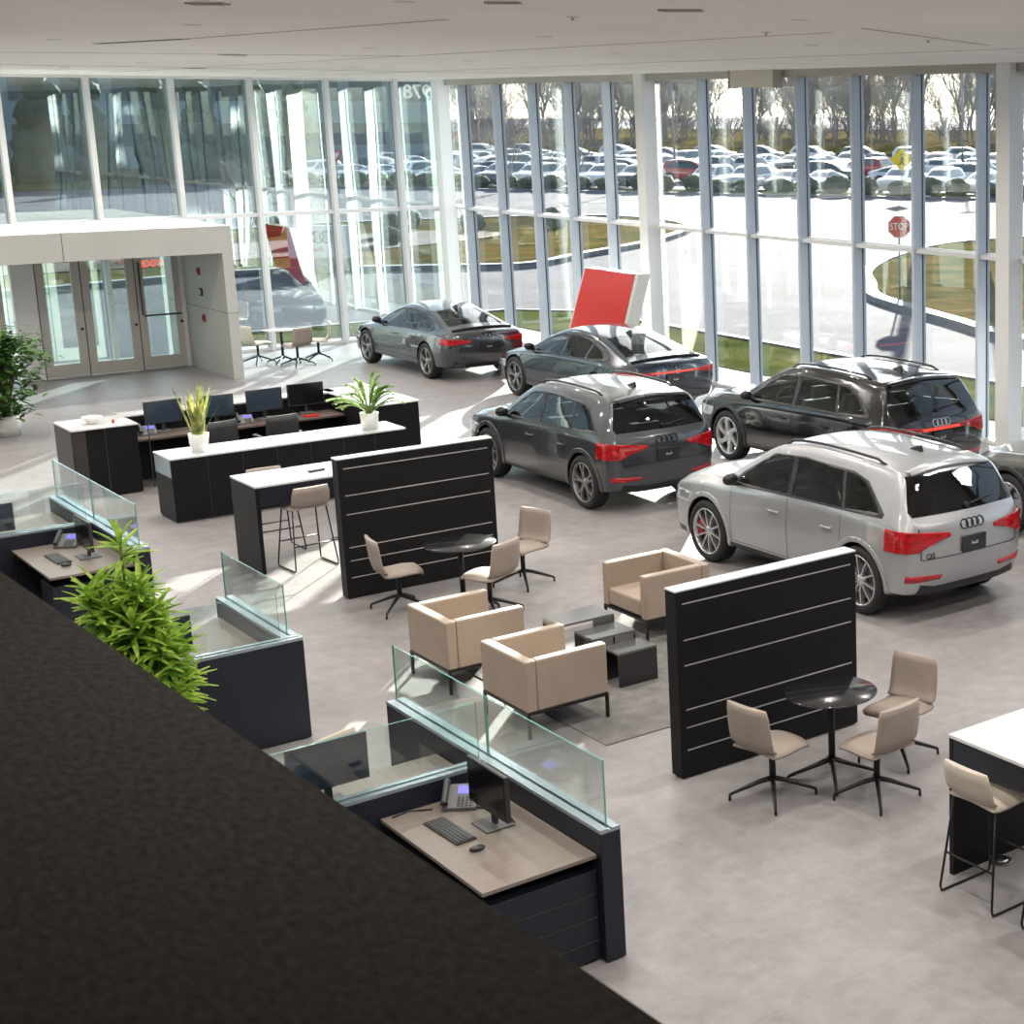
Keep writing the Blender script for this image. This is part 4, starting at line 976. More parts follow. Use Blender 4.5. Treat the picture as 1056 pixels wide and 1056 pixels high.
b = MB(); b.tube([(4.55, 9.2, RD + .008), (4.6, 9.4, RD + .008), (4.5, 9.55, RD + .008), (4.45, 9.62, RD + .008)], .006, 6); b.tube([(4.25, 9.75, RD + .008), (4.12, 9.83, RD + .008), (4.0, 9.80, RD + .008)], .006, 6); tag(b.build('cable', M['dark_plastic']), 'thin black cables lying behind the nearest keyboard', 'cable')
monitor((3.80, 10.30, RD), R(0), 'monitor seen through the glass behind the nearest desk', .54, .33, 'screen_blue', .12)
swivel_chair('guest_chair', (4.28, 11.0, 0), R(200), 'pale chair seen through the nearest glass partition', M['cream_fabric'])
monitor((4.42, 18.12, RD), R(-90), 'black monitor on the farthest desk, beside the leafy plant', .52, .31, 'screen', .10)
keyboard((4.18, 18.22, RD), R(92), 'pale lit keyboard on the farthest desk')
mouse((4.17, 17.88, RD), R(80), 'black mouse on the farthest desk')
phone((4.40, 18.72, RD), R(-35), 'black desk phone on the farthest desk')
monitor((3.82, 19.35, RD), R(0), 'bluish monitor behind the glass at the left edge', .50, .30, 'screen_blue', .12)
monitor((3.86, 13.90, RD), R(0), 'dark monitor between the leafy plant and the middle glass partition', .50, .30, 'screen_blue', .12)
office_chair((3.42, 18.3, 0), R(-80), 'black office chair at the farthest desk, cut by the left edge')
# red display stand
rd = empty('display_stand', (16.9, 28.3, 0), 0, 'slanted red display board with white edge at the window column', 'display stand')
def slant(x0, x1, ys, mat, name):
    b = MB(); (ya, yb), (yc, ye) = ys[0], ys[1]
    b.hexa([(x0, ya, .02), (x1, ya, .02), (x1, yb, .02), (x0, yb, .02), (x0, yc, 2.13), (x1, yc, 2.13), (x1, ye, 2.13), (x0, ye, 2.13)]); return b.build(name, M[mat], rd)
slant(-.02, .25, ((.20, 2.40), (-.85, 1.18)), 'panel_white', 'frame')
slant(-.032, -.018, ((.30, 2.32), (-.73, 1.13)), 'red_panel', 'face_panel')
# ---------------------------------------------------------------- plants
def leafmat(name, col, col2, trans=.35, rough=.45):
    m = bpy.data.materials.new(name); m.use_nodes = True; nt = m.node_tree; b = nt.nodes['Principled BSDF']; out = nt.nodes['Material Output']
    oi = nt.nodes.new('ShaderNodeTexNoise'); oi.inputs['Scale'].default_value = 9; tc = nt.nodes.new('ShaderNodeTexCoord'); nt.links.new(tc.outputs['Object'], oi.inputs['Vector'])
    cr = nt.nodes.new('ShaderNodeValToRGB'); cr.color_ramp.elements[0].position = .35; cr.color_ramp.elements[1].position = .65
    cr.color_ramp.elements[0].color = (*col, 1); cr.color_ramp.elements[1].color = (*col2, 1); nt.links.new(oi.outputs['Fac'], cr.inputs[0]); nt.links.new(cr.outputs[0], b.inputs['Base Color'])
    b.inputs['Roughness'].default_value = rough
    tr = nt.nodes.new('ShaderNodeBsdfTranslucent'); nt.links.new(cr.outputs[0], tr.inputs[0]); mx = nt.nodes.new('ShaderNodeMixShader'); mx.inputs[0].default_value = trans
    nt.links.new(b.outputs[0], mx.inputs[1]); nt.links.new(tr.outputs[0], mx.inputs[2]); nt.links.new(mx.outputs[0], out.inputs[0]); MATS[name] = m; return m
leafmat('leaf_lime', (.13, .30, .02), (.50, .66, .12), .45); leafmat('leaf_dark', (.03, .10, .02), (.09, .22, .03), .3); leafmat('leaf_snake', (.06, .13, .03), (.55, .52, .16), .2); leafmat('leaf_zz', (.12, .26, .05), (.34, .46, .16), .35)
pbr('stem_brown', (.10, .07, .04), .8); pbr('stem_green', (.16, .25, .06), .6)
def strap(mb, p, d, L_, w, droop, fold=.25, n=5, tip=.12):
    """one leaf: a folded strap from p towards d"""
    d = Vector(d).normalized(); s = d.cross(Vector((0, 0, 1)))
    s = s.normalized() if s.length > .05 else Vector((1, 0, 0)); rows = []; q = Vector(p); dd = d.copy()
    for i in range(n + 1):
        t = i / n; ww = w * (math.sin(PI * min(1, .18 + t * .82)) ** .6) * (1 - t * .15) if i < n else w * tip
        up = s.cross(dd).normalized()
        rows.append([q - s * ww / 2 + up * ww * fold, q.copy(), q + s * ww / 2 + up * ww * fold])
        q = q + dd * (L_ / n); dd = (dd + Vector((0, 0, -droop / n))).normalized()
    mb.grid(rows, True)
def pot(e, r0, r1, h, mat, rim=.02):
    b = MB(); b.lathe([(.001, 0), (r0, 0), (r1, h), (r1 - rim, h), (r1 - rim - .005, h - .04), (.001, h - .04)], 32); b.build('pot', mat, e)
    b = MB(); b.lathe([(.001, h - .045), (r1 - rim - .002, h - .045), (r1 - rim - .002, h - .035), (.001, h - .03)], 20); b.build('soil', M['soil'], e)
rnd = random.Random(3)
# big leafy plant in front
e = empty('potted_plant', (3.38, 12.88, 0), 0, 'tall bright lime green leafy plant rising in front of the dark parapet', 'plant')
pot(e, .20, .26, .45, M['pot_white'])
bs = MB(); bl = MB()
for k in range(30):
    a = rnd.uniform(0, 2 * PI); sp = rnd.uniform(.03, .36); top = Vector((math.cos(a) * sp, math.sin(a) * sp, rnd.uniform(1.0, 2.0) - sp * .7))
    if k == 0: top = Vector((0, 0, 2.12))
    b0 = Vector((rnd.uniform(-.06, .06), rnd.uniform(-.06, .06), .42)); mid = (b0 + top) / 2 + Vector((math.cos(a), math.sin(a), 0)) * .03
    bs.tube([b0, mid, top], [.012, .010, .007], 6)
    for j in range(36):
        t = j / 35; base = mid.lerp(top, .25 + .75 * t) if j % 3 else mid.lerp(top, .75 + .25 * t)
        az = j * 2.4 + a; el = -.15 + 1.1 * t ** 2 + rnd.uniform(-.2, .2)
        strap(bl, base, (math.cos(az) * math.cos(el), math.sin(az) * math.cos(el), math.sin(el)), rnd.uniform(.17, .27), rnd.uniform(.042, .058), .35, .3, 4, .3)
bs.build('stem', M['stem_brown'], e); tag(bl.build('foliage', M['leaf_lime'], e, recalc=False), kind='stuff')
# snake plant
e = empty('snake_plant', (6.92, 22.24, .86), 0, 'yellow edged snake plant in a white pot on the low counter', 'plant'); pot(e, .10, .125, .24, M['pot_white'], .012)
for k in range(30):
    a = rnd.uniform(0, 2 * PI); r_ = rnd.uniform(0, .075); tl = rnd.uniform(.02, .42); hgt_ = rnd.uniform(.32, .70) if k > 3 else .86 - k * .05
    b = MB(); base = Vector((math.cos(a) * r_, math.sin(a) * r_, .2)); d = Vector((math.cos(a) * tl, math.sin(a) * tl, 1)); strap(b, base, d, hgt_, rnd.uniform(.045, .07), .0, .18, 7, .05)
    b.build('leaf', M['leaf_snake'], e, recalc=False)
for dx, dy, l_ in ((.38, .1, .62), (.62, -.15, .56), (.15, .3, .6)):
    b = MB(); strap(b, (.03, 0, .2), (dx, dy, 1), l_, .016, .1, .1, 7, .05); b.build('leaf', M['leaf_dark'], e, recalc=False)
# zz plant
e = empty('zz_plant', (9.22, 22.25, .86), 0, 'leafy plant with arching stems in a white pot at the right end of the counter', 'plant'); pot(e, .11, .125, .23, M['pot_white'], .012)
bs = MB(); bl = MB()
for k in range(22):
    a = [-.6, -.3, 2.6, 3.0][k % 4] + rnd.uniform(-.7, .7); reach = rnd.uniform(.08, .62); up = (.58 - .55 * reach) * rnd.uniform(.75, 1.15)
    pts = [Vector((math.cos(a) * reach * t, math.sin(a) * reach * .85 * t, .19 + up * 1.15 * (1.7 * t - .7 * t * t * (1 + reach)))) for t in [i / 8 for i in range(9)]]
    bs.tube(pts, [.008 - .0007 * i for i in range(9)], 6)
    for i in range(2, 9):
        for s in (1, -1):
            for rep in (0, .5):
                p = pts[i] if not rep or i == 8 else pts[i].lerp(pts[min(8, i + 1)], .5); t = (pts[i] - pts[i - 1]).normalized(); sd = t.cross(Vector((0, 0, 1))).normalized() * s
                strap(bl, p, sd + t * .7 + Vector((0, 0, rnd.uniform(-.1, .4))), rnd.uniform(.055, .085), .036, .2, .2, 3, .1)
bs.build('stem', M['stem_green'], e); tag(bl.build('foliage', M['leaf_zz'], e, recalc=False), kind='stuff')
# large bush at left
e = empty('potted_tree', (6.42, 30.1, 0), 0, 'dense dark green indoor tree in a white pot at the left edge', 'plant'); pot(e, .17, .21, .34, M['pot_white'])
bs = MB(); bl = MB()
for k in range(46):
    a = rnd.uniform(0, 2 * PI); rr = rnd.uniform(.1, .74); zz = rnd.uniform(.45, 1.62); c_ = Vector((math.cos(a) * rr, math.sin(a) * rr, zz)); rr2 = rr * (1 - max(0, zz - 1.4) * .6); c_.x *= rr2 / rr; c_.y *= rr2 / rr
    bs.tube([(0, 0, .3), (c_.x * .3, c_.y * .3, .3 + (zz - .3) * .6), c_], [.015, .01, .005], 6)
    for j in range(42):
        p = c_ + Vector((rnd.gauss(0, .10), rnd.gauss(0, .10), rnd.gauss(0, .10))); az = rnd.uniform(0, 2 * PI)
        strap(bl, p, (math.cos(az), math.sin(az), rnd.uniform(-.5, .4)), rnd.uniform(.09, .17), .08, .5, .15, 3, .1)
bs.build('stem', M['stem_brown'], e); tag(bl.build('foliage', M['leaf_dark'], e, recalc=False), kind='stuff')
# narrow plant at the left frame edge
e = empty('potted_plant', (3.62, 20.95, 0), 0, 'dark plant of which a thin strip shows at the left edge beside the far glass', 'plant'); pot(e, .16, .2, .4, M['dark_plastic'])
bs = MB(); bs.tube([(0, 0, .35), (0, 0, 1.3)], .014, 8); bs.build('stem', M['stem_brown'], e); bl = MB()
for j in range(70):
    az = j * 2.4; strap(bl, (0, 0, .6 + .7 * j / 70), (math.cos(az), math.sin(az), .5), .32, .05, .9, .2, 5)
tag(bl.build('foliage', M['leaf_dark'], e, recalc=False), kind='stuff')
# ---------------------------------------------------------------- the cars on show
def carpaint(n, col, rough=.28, met=.5): return pbr(n, col, rough, met, 1.0, coatr=.02)
silver = carpaint('paint_silver', (.38, .39, .41), .3, .5); grey = carpaint('paint_grey', (.055, .06, .068), .28, .5); dgrey = carpaint('paint_dark_grey', (.055, .06, .066), .22, .6)
black = pbr('paint_black', (.004, .004, .005), .12, 0, .6); navy = carpaint('paint_navy', (.012, .018, .032), .22, .3); slate = carpaint('paint_slate', (.09, .09, .085), .28, .5)
pbr('cladding_silver', (.20, .205, .21), .45)
make_car('suv', (11.36, 14.38, 0), 'silver SUV with red tail lights nearest the camera, behind the divider panel', 4.68, 1.76, 1.66, 2.83, silver, (10, 0, .020, 0), M['rim_silver'], M['tail_red'], cladding=silver, caliper=M['caliper_red'], rails=M['car_black'], badge='Q5', wheelR=.372, tw=.885)
make_car('suv', (11.60, 20.46, 0), 'dark grey compact SUV behind the farther divider panel', 4.40, 1.70, 1.58, 2.68, grey, (5, 0, .03, .22), M['rim_dark'], M['tail_red'], cladding=grey, rails=M['car_black'], wheelR=.365, tw=.86)
make_car('fast', (14.93, 32.35, 0), 'grey fastback parked farthest back near the corner of the windows', 4.70, 1.78, 1.40, 2.83, dgrey, (5, .22, .030, .12), M['rim_dark'], M['tail_red'], wheelR=.355, tw=.89)
make_car('fast', (15.35, 26.45, 0), 'black low fastback with full width light bar in front of the red board', 4.95, 1.95, 1.42, 2.90, navy, (5, .2, .03, .20), M['rim_dark'], M['tail_red'], tailbar=True, wheelR=.37, tw=.975)
make_car('suv', (14.93, 18.93, 0), 'black SUV with red light bar across its tail, behind the silver one', 4.92, 1.94, 1.64, 2.93, black, (6, .35, .075, 0), M['rim_silver'], M['tail_red'], cladding=pbr('cladding_dark', (.02, .02, .022), .45), rails=black, seatmat=M['seat_light'], tailbar=True, wheelR=.385, tw=.97, ringmat=M['chrome'])
make_car('suv', (14.95, 12.95, 0), 'dark grey SUV of which the front corner and wheel show at the right edge', 4.59, 1.87, 1.63, 2.77, slate, (5, .3, .05, .14), M['rim_silver'], M['tail_red'], cladding=pbr('cladding_dark', (.02, .02, .022), .45), wheelR=.38, tw=.94)
# ---------------------------------------------------------------- outside the glass
def ground_mat(name, c1, c2, sc_, rough, spec=.5, bump=.2):
    m = bpy.data.materials.new(name); nt, b = nodes(m); N = nt.nodes.new; L = nt.links.new
    tc = N('ShaderNodeTexCoord'); n = N('ShaderNodeTexNoise'); n.inputs['Scale'].default_value = sc_; n.inputs['Detail'].default_value = 9; n.inputs['Roughness'].default_value = .65; L(tc.outputs['Object'], n.inputs['Vector'])
    cr = N('ShaderNodeValToRGB'); cr.color_ramp.elements[0].position = .36; cr.color_ramp.elements[1].position = .64; cr.color_ramp.elements[0].color = (*c1, 1); cr.color_ramp.elements[1].color = (*c2, 1)
    L(n.outputs['Fac'], cr.inputs[0]); L(cr.outputs[0], b.inputs['Base Color']); b.inputs['Roughness'].default_value = rough; b.inputs['Specular IOR Level'].default_value = spec
    n2 = N('ShaderNodeTexNoise'); n2.inputs['Scale'].default_value = 25; L(tc.outputs['Object'], n2.inputs['Vector']); bp = N('ShaderNodeBump'); bp.inputs['Strength'].default_value = bump; bp.inputs['Distance'].default_value = .02
    L(n2.outputs['Fac'], bp.inputs['Height']); L(bp.outputs[0], b.inputs['Normal']); MATS[name] = m; return m
ground_mat('asphalt', (.082, .082, .100), (.125, .125, .150), .35, .9, .012); ground_mat('grass', (.045, .05, .016), (.14, .098, .042), .5, 1.0, .0, .8); ground_mat('grass_green', (.035, .052, .015), (.10, .10, .035), .7, 1.0, .0, .8)
ground_mat('mulch', (.05, .024, .022), (.09, .048, .042), 1.5, .95, .1, .8); pbr('concrete', (.19, .19, .195), .8, noise=(1, .06)); pbr('curb_grey', (.085, .10, .13), .8, noise=(2, .08)); pbr('hedge', (.045, .06, .022), .9, noise=(3, .5)); pbr('bark', (.13, .11, .10), .9); pbr('twig', (.24, .215, .20), .9)
pbr('sign_red', (.55, .03, .025), .5); pbr('sign_white', (.8, .8, .8), .5); pbr('sign_yellow', (.80, .55, .01), .5); pbr('sign_black', (.02, .02, .02), .5); pbr('pole_grey', (.20, .21, .22), .5, .4); pbr('sign_lilac', (.60, .58, .66), .5); pbr('sign_base', (.16, .10, .14), .6)
pbr('evergreen', (.035, .07, .05), .9, noise=(2, .5)); pbr('building_slate', (.22, .28, .31), .6, noise=(.2, .1)); pbr('building_glass', (.05, .08, .10), .15); pbr('paint_line', (.6, .6, .58), .7)
def poly(name, pts, z0, z1, mat, kind='structure', bev=0):
    b = MB(); b.prism(pts, 'z', z0, z1); o = b.build(name, mat, None, kind); return o
b = MB(); b.box(EX + .15, 900, -300, 900, -.6, -.03); b.box(-600, EX + .15, NY + .15, 900, -.6, -.03); b.build('ground', M['asphalt'], None, 'structure')
poly('ground_sidewalk', [(EX + .15, -2), (19.2, -2), (19.2, 38.0), (EX + .15, 38.0)], -.03, .0, M['concrete'])
poly('ground_sidewalk', [(-10, NY + .15), (19.2, NY + .15), (19.2, 38.0), (-10, 38.0)], -.03, .001, M['concrete'])
poly('ground_grass', [(19.2, -2), (21.9, -2), (21.9, 38.4), (20.6, 40.1), (13.2, 40.1), (13.2, 38.0), (19.2, 38.0)], -.03, .02, M['grass_green'])
def curb_path(pts, w=.16, z0=-.03, z1=.12, closed=False, name='curb'):
    b = MB(); n_ = len(pts); rows = []
    for i, p in enumerate(pts):
        a = Vector(pts[(i - 1) % n_] if closed or i else pts[0]); c = Vector(pts[(i + 1) % n_] if closed or i < n_ - 1 else pts[-1]); t = (c - a).normalized(); nn = Vector((-t.y, t.x)) * w; p = Vector(p)
        rows.append([(p.x - nn.x, p.y - nn.y, z0), (p.x - nn.x, p.y - nn.y, z1), (p.x + nn.x, p.y + nn.y, z1), (p.x + nn.x, p.y + nn.y, z0)])
    if closed: rows.append(rows[0])
    b.grid(rows, False, True); return b.build(name, M['curb_grey'], None, 'structure')
curb_path([(21.95, -2), (21.95, 38.4), (20.6, 40.15), (13.2, 40.15)], .09, -.03, .06)
def smooth(pts, n_=6):
    out = []; L_ = len(pts)
    for i in range(L_):
        p0, p1, p2, p3 = [Vector(pts[(i + k) % L_]) for k in (-1, 0, 1, 2)]
        for s in range(n_):
            t = s / n_; out.append(tuple(.5 * ((2 * p1) + (-p0 + p2) * t + (2 * p0 - 5 * p1 + 4 * p2 - p3) * t * t + (-p0 + 3 * p1 - 3 * p2 + p3) * t ** 3)))
    return out
isl = smooth([(31.4, 38.0), (34.2, 41.5), (39.1, 45.5), (45.2, 48.2), (55, 46), (58, 34), (50, 18), (36, 12), (27.0, 16), (26.2, 22), (26.4, 26.5), (27.6, 30.2), (28.6, 33.2), (29.7, 35.8)])
poly('ground_island', isl, -.03, .10, M['grass']); curb_path(isl, .2, -.03, .15, True)
nis = smooth([(11.6, 53.4), (15, 54.2), (18.8, 55.0), (21.9, 54.0), (24.8, 52.2), (27.2, 51.2), (30.5, 53.4), (36.2, 57.3), (42, 64), (42.5, 72), (36, 75), (26, 75), (17, 67), (5, 66), (-30, 64), (-30, 52), (2, 52.4)])
poly('ground_island', nis, -.03, .10, M['grass']); curb_path(nis, .2, -.03, .16, True)
poly('ground_mulch', smooth([(6, 57.5), (12, 58.3), (19, 58.8), (27, 60.5), (33, 64), (31, 68), (22, 66), (10, 62.5), (2, 61)]), .10, .14, M['mulch'])
# hedge row, far side of the drive; R0 along the row, N0 away from us
A0 = Vector((59.8, 88.0)); D0 = Vector((.461, -.887)); N0 = Vector((.887, .461))
def rp(t, n_): p = A0 + D0 * t + N0 * n_; return (p.x, p.y)
poly('ground_verge', [rp(-60, -.9), rp(70, -.9), rp(70, 3.2), rp(-60, 3.2)], -.03, .08, M['grass_green']); curb_path([rp(-60, -.9), rp(70, -.9)], .15)
rnd = random.Random(11)
def blob(mb, c, r, sc_, seg=14, rough=.16):
    n0 = len(mb.bm.verts); mb.sphere(c, r, seg, sc_); mb.bm.verts.ensure_lookup_table()
    for v in mb.bm.verts[n0:]:
        d = (v.co - Vector(c)); v.co += d * rnd.uniform(-rough, rough)
bushp = []
for k in range(3):
    e = empty('hedge_bush', (0, 0, 0), 0, 'x', 'bush'); b = MB(); blob(b, (0, 0, .62), .85, (1.0, .8, .80), 18, .10); blob(b, (.2, .1, .7), .7, (1, .9, .8), 16, .14); b.build('foliage', M['hedge'], e); b = MB(); b.tube([(0, 0, 0), (0, 0, .3)], .06, 6); b.build('stem', M['bark'], e); bushp.append(e)
i = 0
for t in [x * 2.05 for x in range(-19, 24)]:
    x, y = rp(t + rnd.uniform(-.25, .25), 1.0 + rnd.uniform(-.2, .2)); lb = 'round clipped bush in the row along the far side of the drive'
    o = bushp[i] if i < 3 else copy_tree(bushp[i % 3]); o.location = (x, y, .08); o.rotation_euler.z = rnd.uniform(0, 6); o.scale = (1, 1, rnd.uniform(.6, .85)); o['label'] = lb; o['group'] = 'clipped bushes along the drive'; i += 1
# bushes on the north island and by the sign
for (x, y, s) in ((24.5, 63.5, 1.2), (27, 62, 1.0), (29, 66, 1.3), (21.5, 66.5, 1.1), (17.5, 64.5, 1.2), (33, 67, 1.1), (36.5, 66, .9), (14, 63.5, 1.2), (10.8, 62.3, 1.0), (38, 69, 1.0), (31.5, 70, 1.2), (25.5, 70, 1.3)):
    o = copy_tree(bushp[0]); o.location = (x, y, .1); o.scale = (s * .6, s * .6, s * .55); o.rotation_euler.z = rnd.uniform(0, 6); o['label'] = 'low shrub on the grass island beyond the north drive'; o['group'] = 'shrubs on the north island'
# parked cars
def far_car(kind):
    bm = shell(scaled(SUV if kind == 'suv' else FAST, 1, 1, 1), 2)
    if kind == 'suv':
        P = [(1.02, 1.02), (.28, 1.485), (-.3, 1.535), (-1.2, 1.52), (-1.45, 1.47), (-1.80, 1.08)]; Q = [(-.62, 1.16), (-.52, 1.50), (.52, 1.50), (.62, 1.16)]
    else:
        P = [(1.08, .90), (.62, 1.13), (.15, 1.27), (-.3, 1.30), (-.9, 1.265), (-1.4, 1.13), (-1.66, .98)]; Q = [(-.60, 1.0), (-.44, 1.27), (.44, 1.27), (.60, 1.0)]
    for s in (1, -1):
        for f in facesin(bm, P, 's', lambda c, s=s: c.x * s > .4): f.material_index = 1
    for f in facesin(bm, Q, 'b', lambda c: abs(c.y) > .2): f.material_index = 1
    for ay in (1.41, -1.41):
        for s in (1, -1):
            for f in facesin(bm, circ(ay, .36, .40, 14), 's', lambda c, s=s: c.x * s > .5): f.material_index = 2
    mb = MB(); mb.bm.free(); mb.bm = bm
    for ay in (1.41, -1.41):
        for s in (1, -1):
            mb.mi = 2; mb.cyl((s * .80, ay, .34), .33, s * .135, 18, 'x'); mb.mi = 3; mb.cyl((s * .93, ay, .34), .22, s * .012, 14, 'x')
    me = bpy.data.meshes.new('parked_car'); bm.to_mesh(me); bm.free()
    for m_ in (silver, M['building_glass'], M['rubber'], M['rim_silver']): me.materials.append(m_)
    return me
fm = [far_car('suv'), far_car('fast')]
far_paints = [('white', pbr('far_white', (.62, .63, .65), .3, 0, .8)), ('silver', pbr('far_silver', (.42, .44, .47), .3, .3, .8)), ('grey', pbr('far_grey', (.10, .11, .13), .3, .2, .8)), ('black', pbr('far_black', (.012, .013, .016), .25, 0, .8)), ('blue', pbr('far_blue', (.05, .10, .22), .3, .2, .8)), ('red', pbr('far_red', (.30, .015, .02), .3, .1, .8))]
aN = math.atan2(N0.y, N0.x) - PI / 2; aD = math.atan2(D0.y, D0.x) - PI / 2
rows_ = [('first', 5.6, -36, 50, 2.75, aN + PI), ('second', 15.5, -38, 52, 5.6, aD), ('third', 26, -46, 60, 2.75, aN), ('fourth', 40, -52, 70, 2.75, aN + PI), ('fifth', 60, -60, 80, 5.6, aD)]
for rn, off, t0, t1, sp, ang in rows_:
    t = t0
    while t < t1:
        if rnd.random() < .92:
            ci = rnd.choice([0, 0, 0, 1, 1, 2, 2, 3, 4, 5 if rnd.random() < .4 else 2]); cn, cm = far_paints[ci]; ki = rnd.random() < .55
            o = bpy.data.objects.new('parked_car', fm[0] if ki else fm[1]); C0.objects.link(o); x, y = rp(t, off + rnd.uniform(-.3, .3)); o.location = (x, y, -.03); o.rotation_euler = (0, 0, ang + rnd.uniform(-.03, .03))
            o.material_slots[0].link = 'OBJECT'; o.material_slots[0].material = cm
            tag(o, '%s %s parked in the %s row beyond the far hedge' % (cn, 'suv' if ki else 'sedan', rn), 'parked car', 'parked cars in the %s row' % rn)
        t += sp
# signs
def sign_post(name, x, y, h, label, cat):
    d = Vector((x, y)).normalized(); e = empty(name, (x, y, 0), math.atan2(d.y, d.x) - PI / 2, label, cat)
    b = MB(); b.tube([(0, .02, -.03), (0, .02, h)], .03, 8); b.build('post', M['pole_grey'], e); return e
def plate(e, pts, z, mat, name, y0=-.03, th=.015):
    b = MB(); b.prism([(p[0], p[1] + z) for p in pts], 'y', y0, y0 + th); b.build(name, mat, e)
ngon = lambda r, n_, a0: [(r * math.cos(a0 + 2 * PI * k / n_), r * math.sin(a0 + 2 * PI * k / n_)) for k in range(n_)]
e = sign_post('stop_sign', 29.84, 34.83, 2.1, 'red octagonal stop sign at the tip of the grass island', 'sign')
plate(e, ngon(.335, 8, PI / 8), 2.06, M['sign_white'], 'sign_rim'); plate(e, ngon(.31, 8, PI / 8), 2.06, M['sign_red'], 'sign_face', -.038, .012)
text_mesh(None, 'STOP', M['sign_white'], e, 'sign_letters', .25, Matrix.Translation((0, -.045, 2.06)) @ Matrix.Rotation(PI / 2, 4, 'X'), .003, font_scale=(.88, 1.1))
e = sign_post('crossing_sign', 64.84, 75.4, 2.6, 'yellow diamond warning sign in front of the parked cars', 'sign')
plate(e, ngon(.70, 4, 0), 2.32, M['sign_yellow'], 'sign_face')
b = MB(); b.sphere((0, -.05, 2.62), .07, 8, (1, .2, 1)); b.tube([(0, -.05, 2.52), (0, -.05, 2.28)], .05, 6); b.tube([(0, -.05, 2.28), (-.12, -.05, 2.0)], .03, 6); b.tube([(0, -.05, 2.28), (.12, -.05, 2.02)], .03, 6); b.tube([(0, -.05, 2.46), (.16, -.05, 2.32)], .025, 6); b.build('walking_figure', M['sign_black'], e)
e = sign_post('yield_sign', 42.4, 104.2, 2.5, 'red and white triangular yield sign seen through the north windows', 'sign')
plate(e, ngon(.52, 3, -PI / 2), 2.45, M['sign_red'], 'sign_face'); plate(e, ngon(.26, 3, -PI / 2), 2.45, M['sign_white'], 'sign_center', -.04, .01)
def brand_sign():
    a = Vector((20.75, 55.55)); c = Vector((22.45, 54.05)); mid = (a + c) / 2; d = (c - a).normalized(); e = empty('entrance_sign', (mid.x, mid.y, .1), math.atan2(d.y, d.x), 'low pale sign with four dark rings and a word, on the far kerb', 'sign')
    w = (c - a).length / 2
    b = MB(); b.box(-w, w, -.06, .06, .32, 1.38, .01); b.build('sign_board', M['sign_lilac'], e); b = MB(); b.box(-w + .03, w, -.05, .05, 0, .30); b.box(-w, w, -.07, .07, .24, .27); b.build('sign_base', M['sign_base'], e)
    b = MB(); [b.tube([(-w * .34 + k * .27 + .19 * math.cos(q * PI / 10), -.075, 1.0 + .19 * math.sin(q * PI / 10)) for q in range(21)], .018, 6, False) for k in range(4)]; b.build('ring_emblem', M['sign_black'], e)
    text_mesh(None, 'Audi', M['sign_red'], e, 'sign_letters', .26, Matrix.Translation((-.20, -.068, .60)) @ Matrix.Rotation(PI / 2, 4, 'X'), .004)
brand_sign()
# small posts on the far verge
for t, lb in ((14.5, 'short white marker post left of the far bushes'), (3.0, 'short white marker post in the middle of the far bushes')):
    x, y = rp(t, -.2); b = MB(); b.tube([(0, 0, 0), (0, 0, 1.4)], .05, 6); b.box(-.3, .3, -.3, .3, 0, .06); o = b.build('marker_post', M['sign_white']); o.location = (x, y, .08); tag(o, lb, 'post')
# lamp posts in the lot
for t, n_, lb in ((-14, 20, 'thin dark lamp post in the lot, left of the column'), (2, 32, 'thin dark lamp post in the lot, left of the stop sign'), (9, 22, 'thin dark lamp post in the lot above the stop sign'), (-30, 30, 'thin dark lamp post in the lot behind the corner column')):
    x, y = rp(t, n_); e = empty('lamp_post', (x, y, 0), 0, lb, 'lamp post'); b = MB(); b.tube([(0, 0, -.03), (0, 0, 9)], .09, 8); b.build('post', M['pole_grey'], e); b = MB(); b.box(-.6, .6, -.2, .2, 9, 9.15); b.build('lamp_head', M['pole_grey'], e)
# bare trees
def bare_tree(seed, H_, spread, dens):
    r_ = random.Random(seed); b = MB(); tips = []
    def br(p, d, L_, rad, lev):
        q = p + d * L_ * .5 + Vector((r_.uniform(-1, 1), r_.uniform(-1, 1), 0)) * L_ * .06; e_ = p + d * L_
        b.tube([p, q, e_], [rad, rad * .8, rad * .6], 5 if lev < 2 else 3, False)
        if lev >= 4: return
        for k in range(dens[lev]):
            a = r_.uniform(0, 2 * PI); s = r_.uniform(.35, .9) * spread; o = d.orthogonal().normalized(); o.rotate(Matrix.Rotation(a, 3, d)); nd = (d + o * s + Vector((0, 0, .12))).normalized(); st = p.lerp(e_, r_.uniform(.45, 1))
            br(st if lev else p.lerp(e_, r_.uniform(.2, 1)), nd, L_ * r_.uniform(.6, .85), rad * .55, lev + 1)
    br(Vector((0, 0, 0)), Vector((0, 0, 1)), H_ * .36, H_ * .012, 0)
    me = bpy.data.meshes.new('bare_tree'); b.bm.to_mesh(me); b.bm.free(); me.materials.append(M['twig']); return me
bt = [bare_tree(s, H_, sp, (7, 5, 4, 3)) for s, H_, sp in ((1, 15, .8), (2, 17, .7), (3, 13, .9))]
k = 0; t = -88.0
while t < 92:
    x, y = rp(t, 96 + rnd.uniform(-3, 3)); o = bpy.data.objects.new('bare_tree', bt[k % 3]); C0.objects.link(o); o.location = (x, y, -.03); o.rotation_euler.z = rnd.uniform(0, 6); s = rnd.uniform(.85, 1.1); o.scale = (s, s, s); k += 1
    tag(o, 'bare winter tree standing in front of the woods behind the parked cars', 'tree', 'bare trees behind the lot'); t += rnd.uniform(13, 18)
import numpy as np
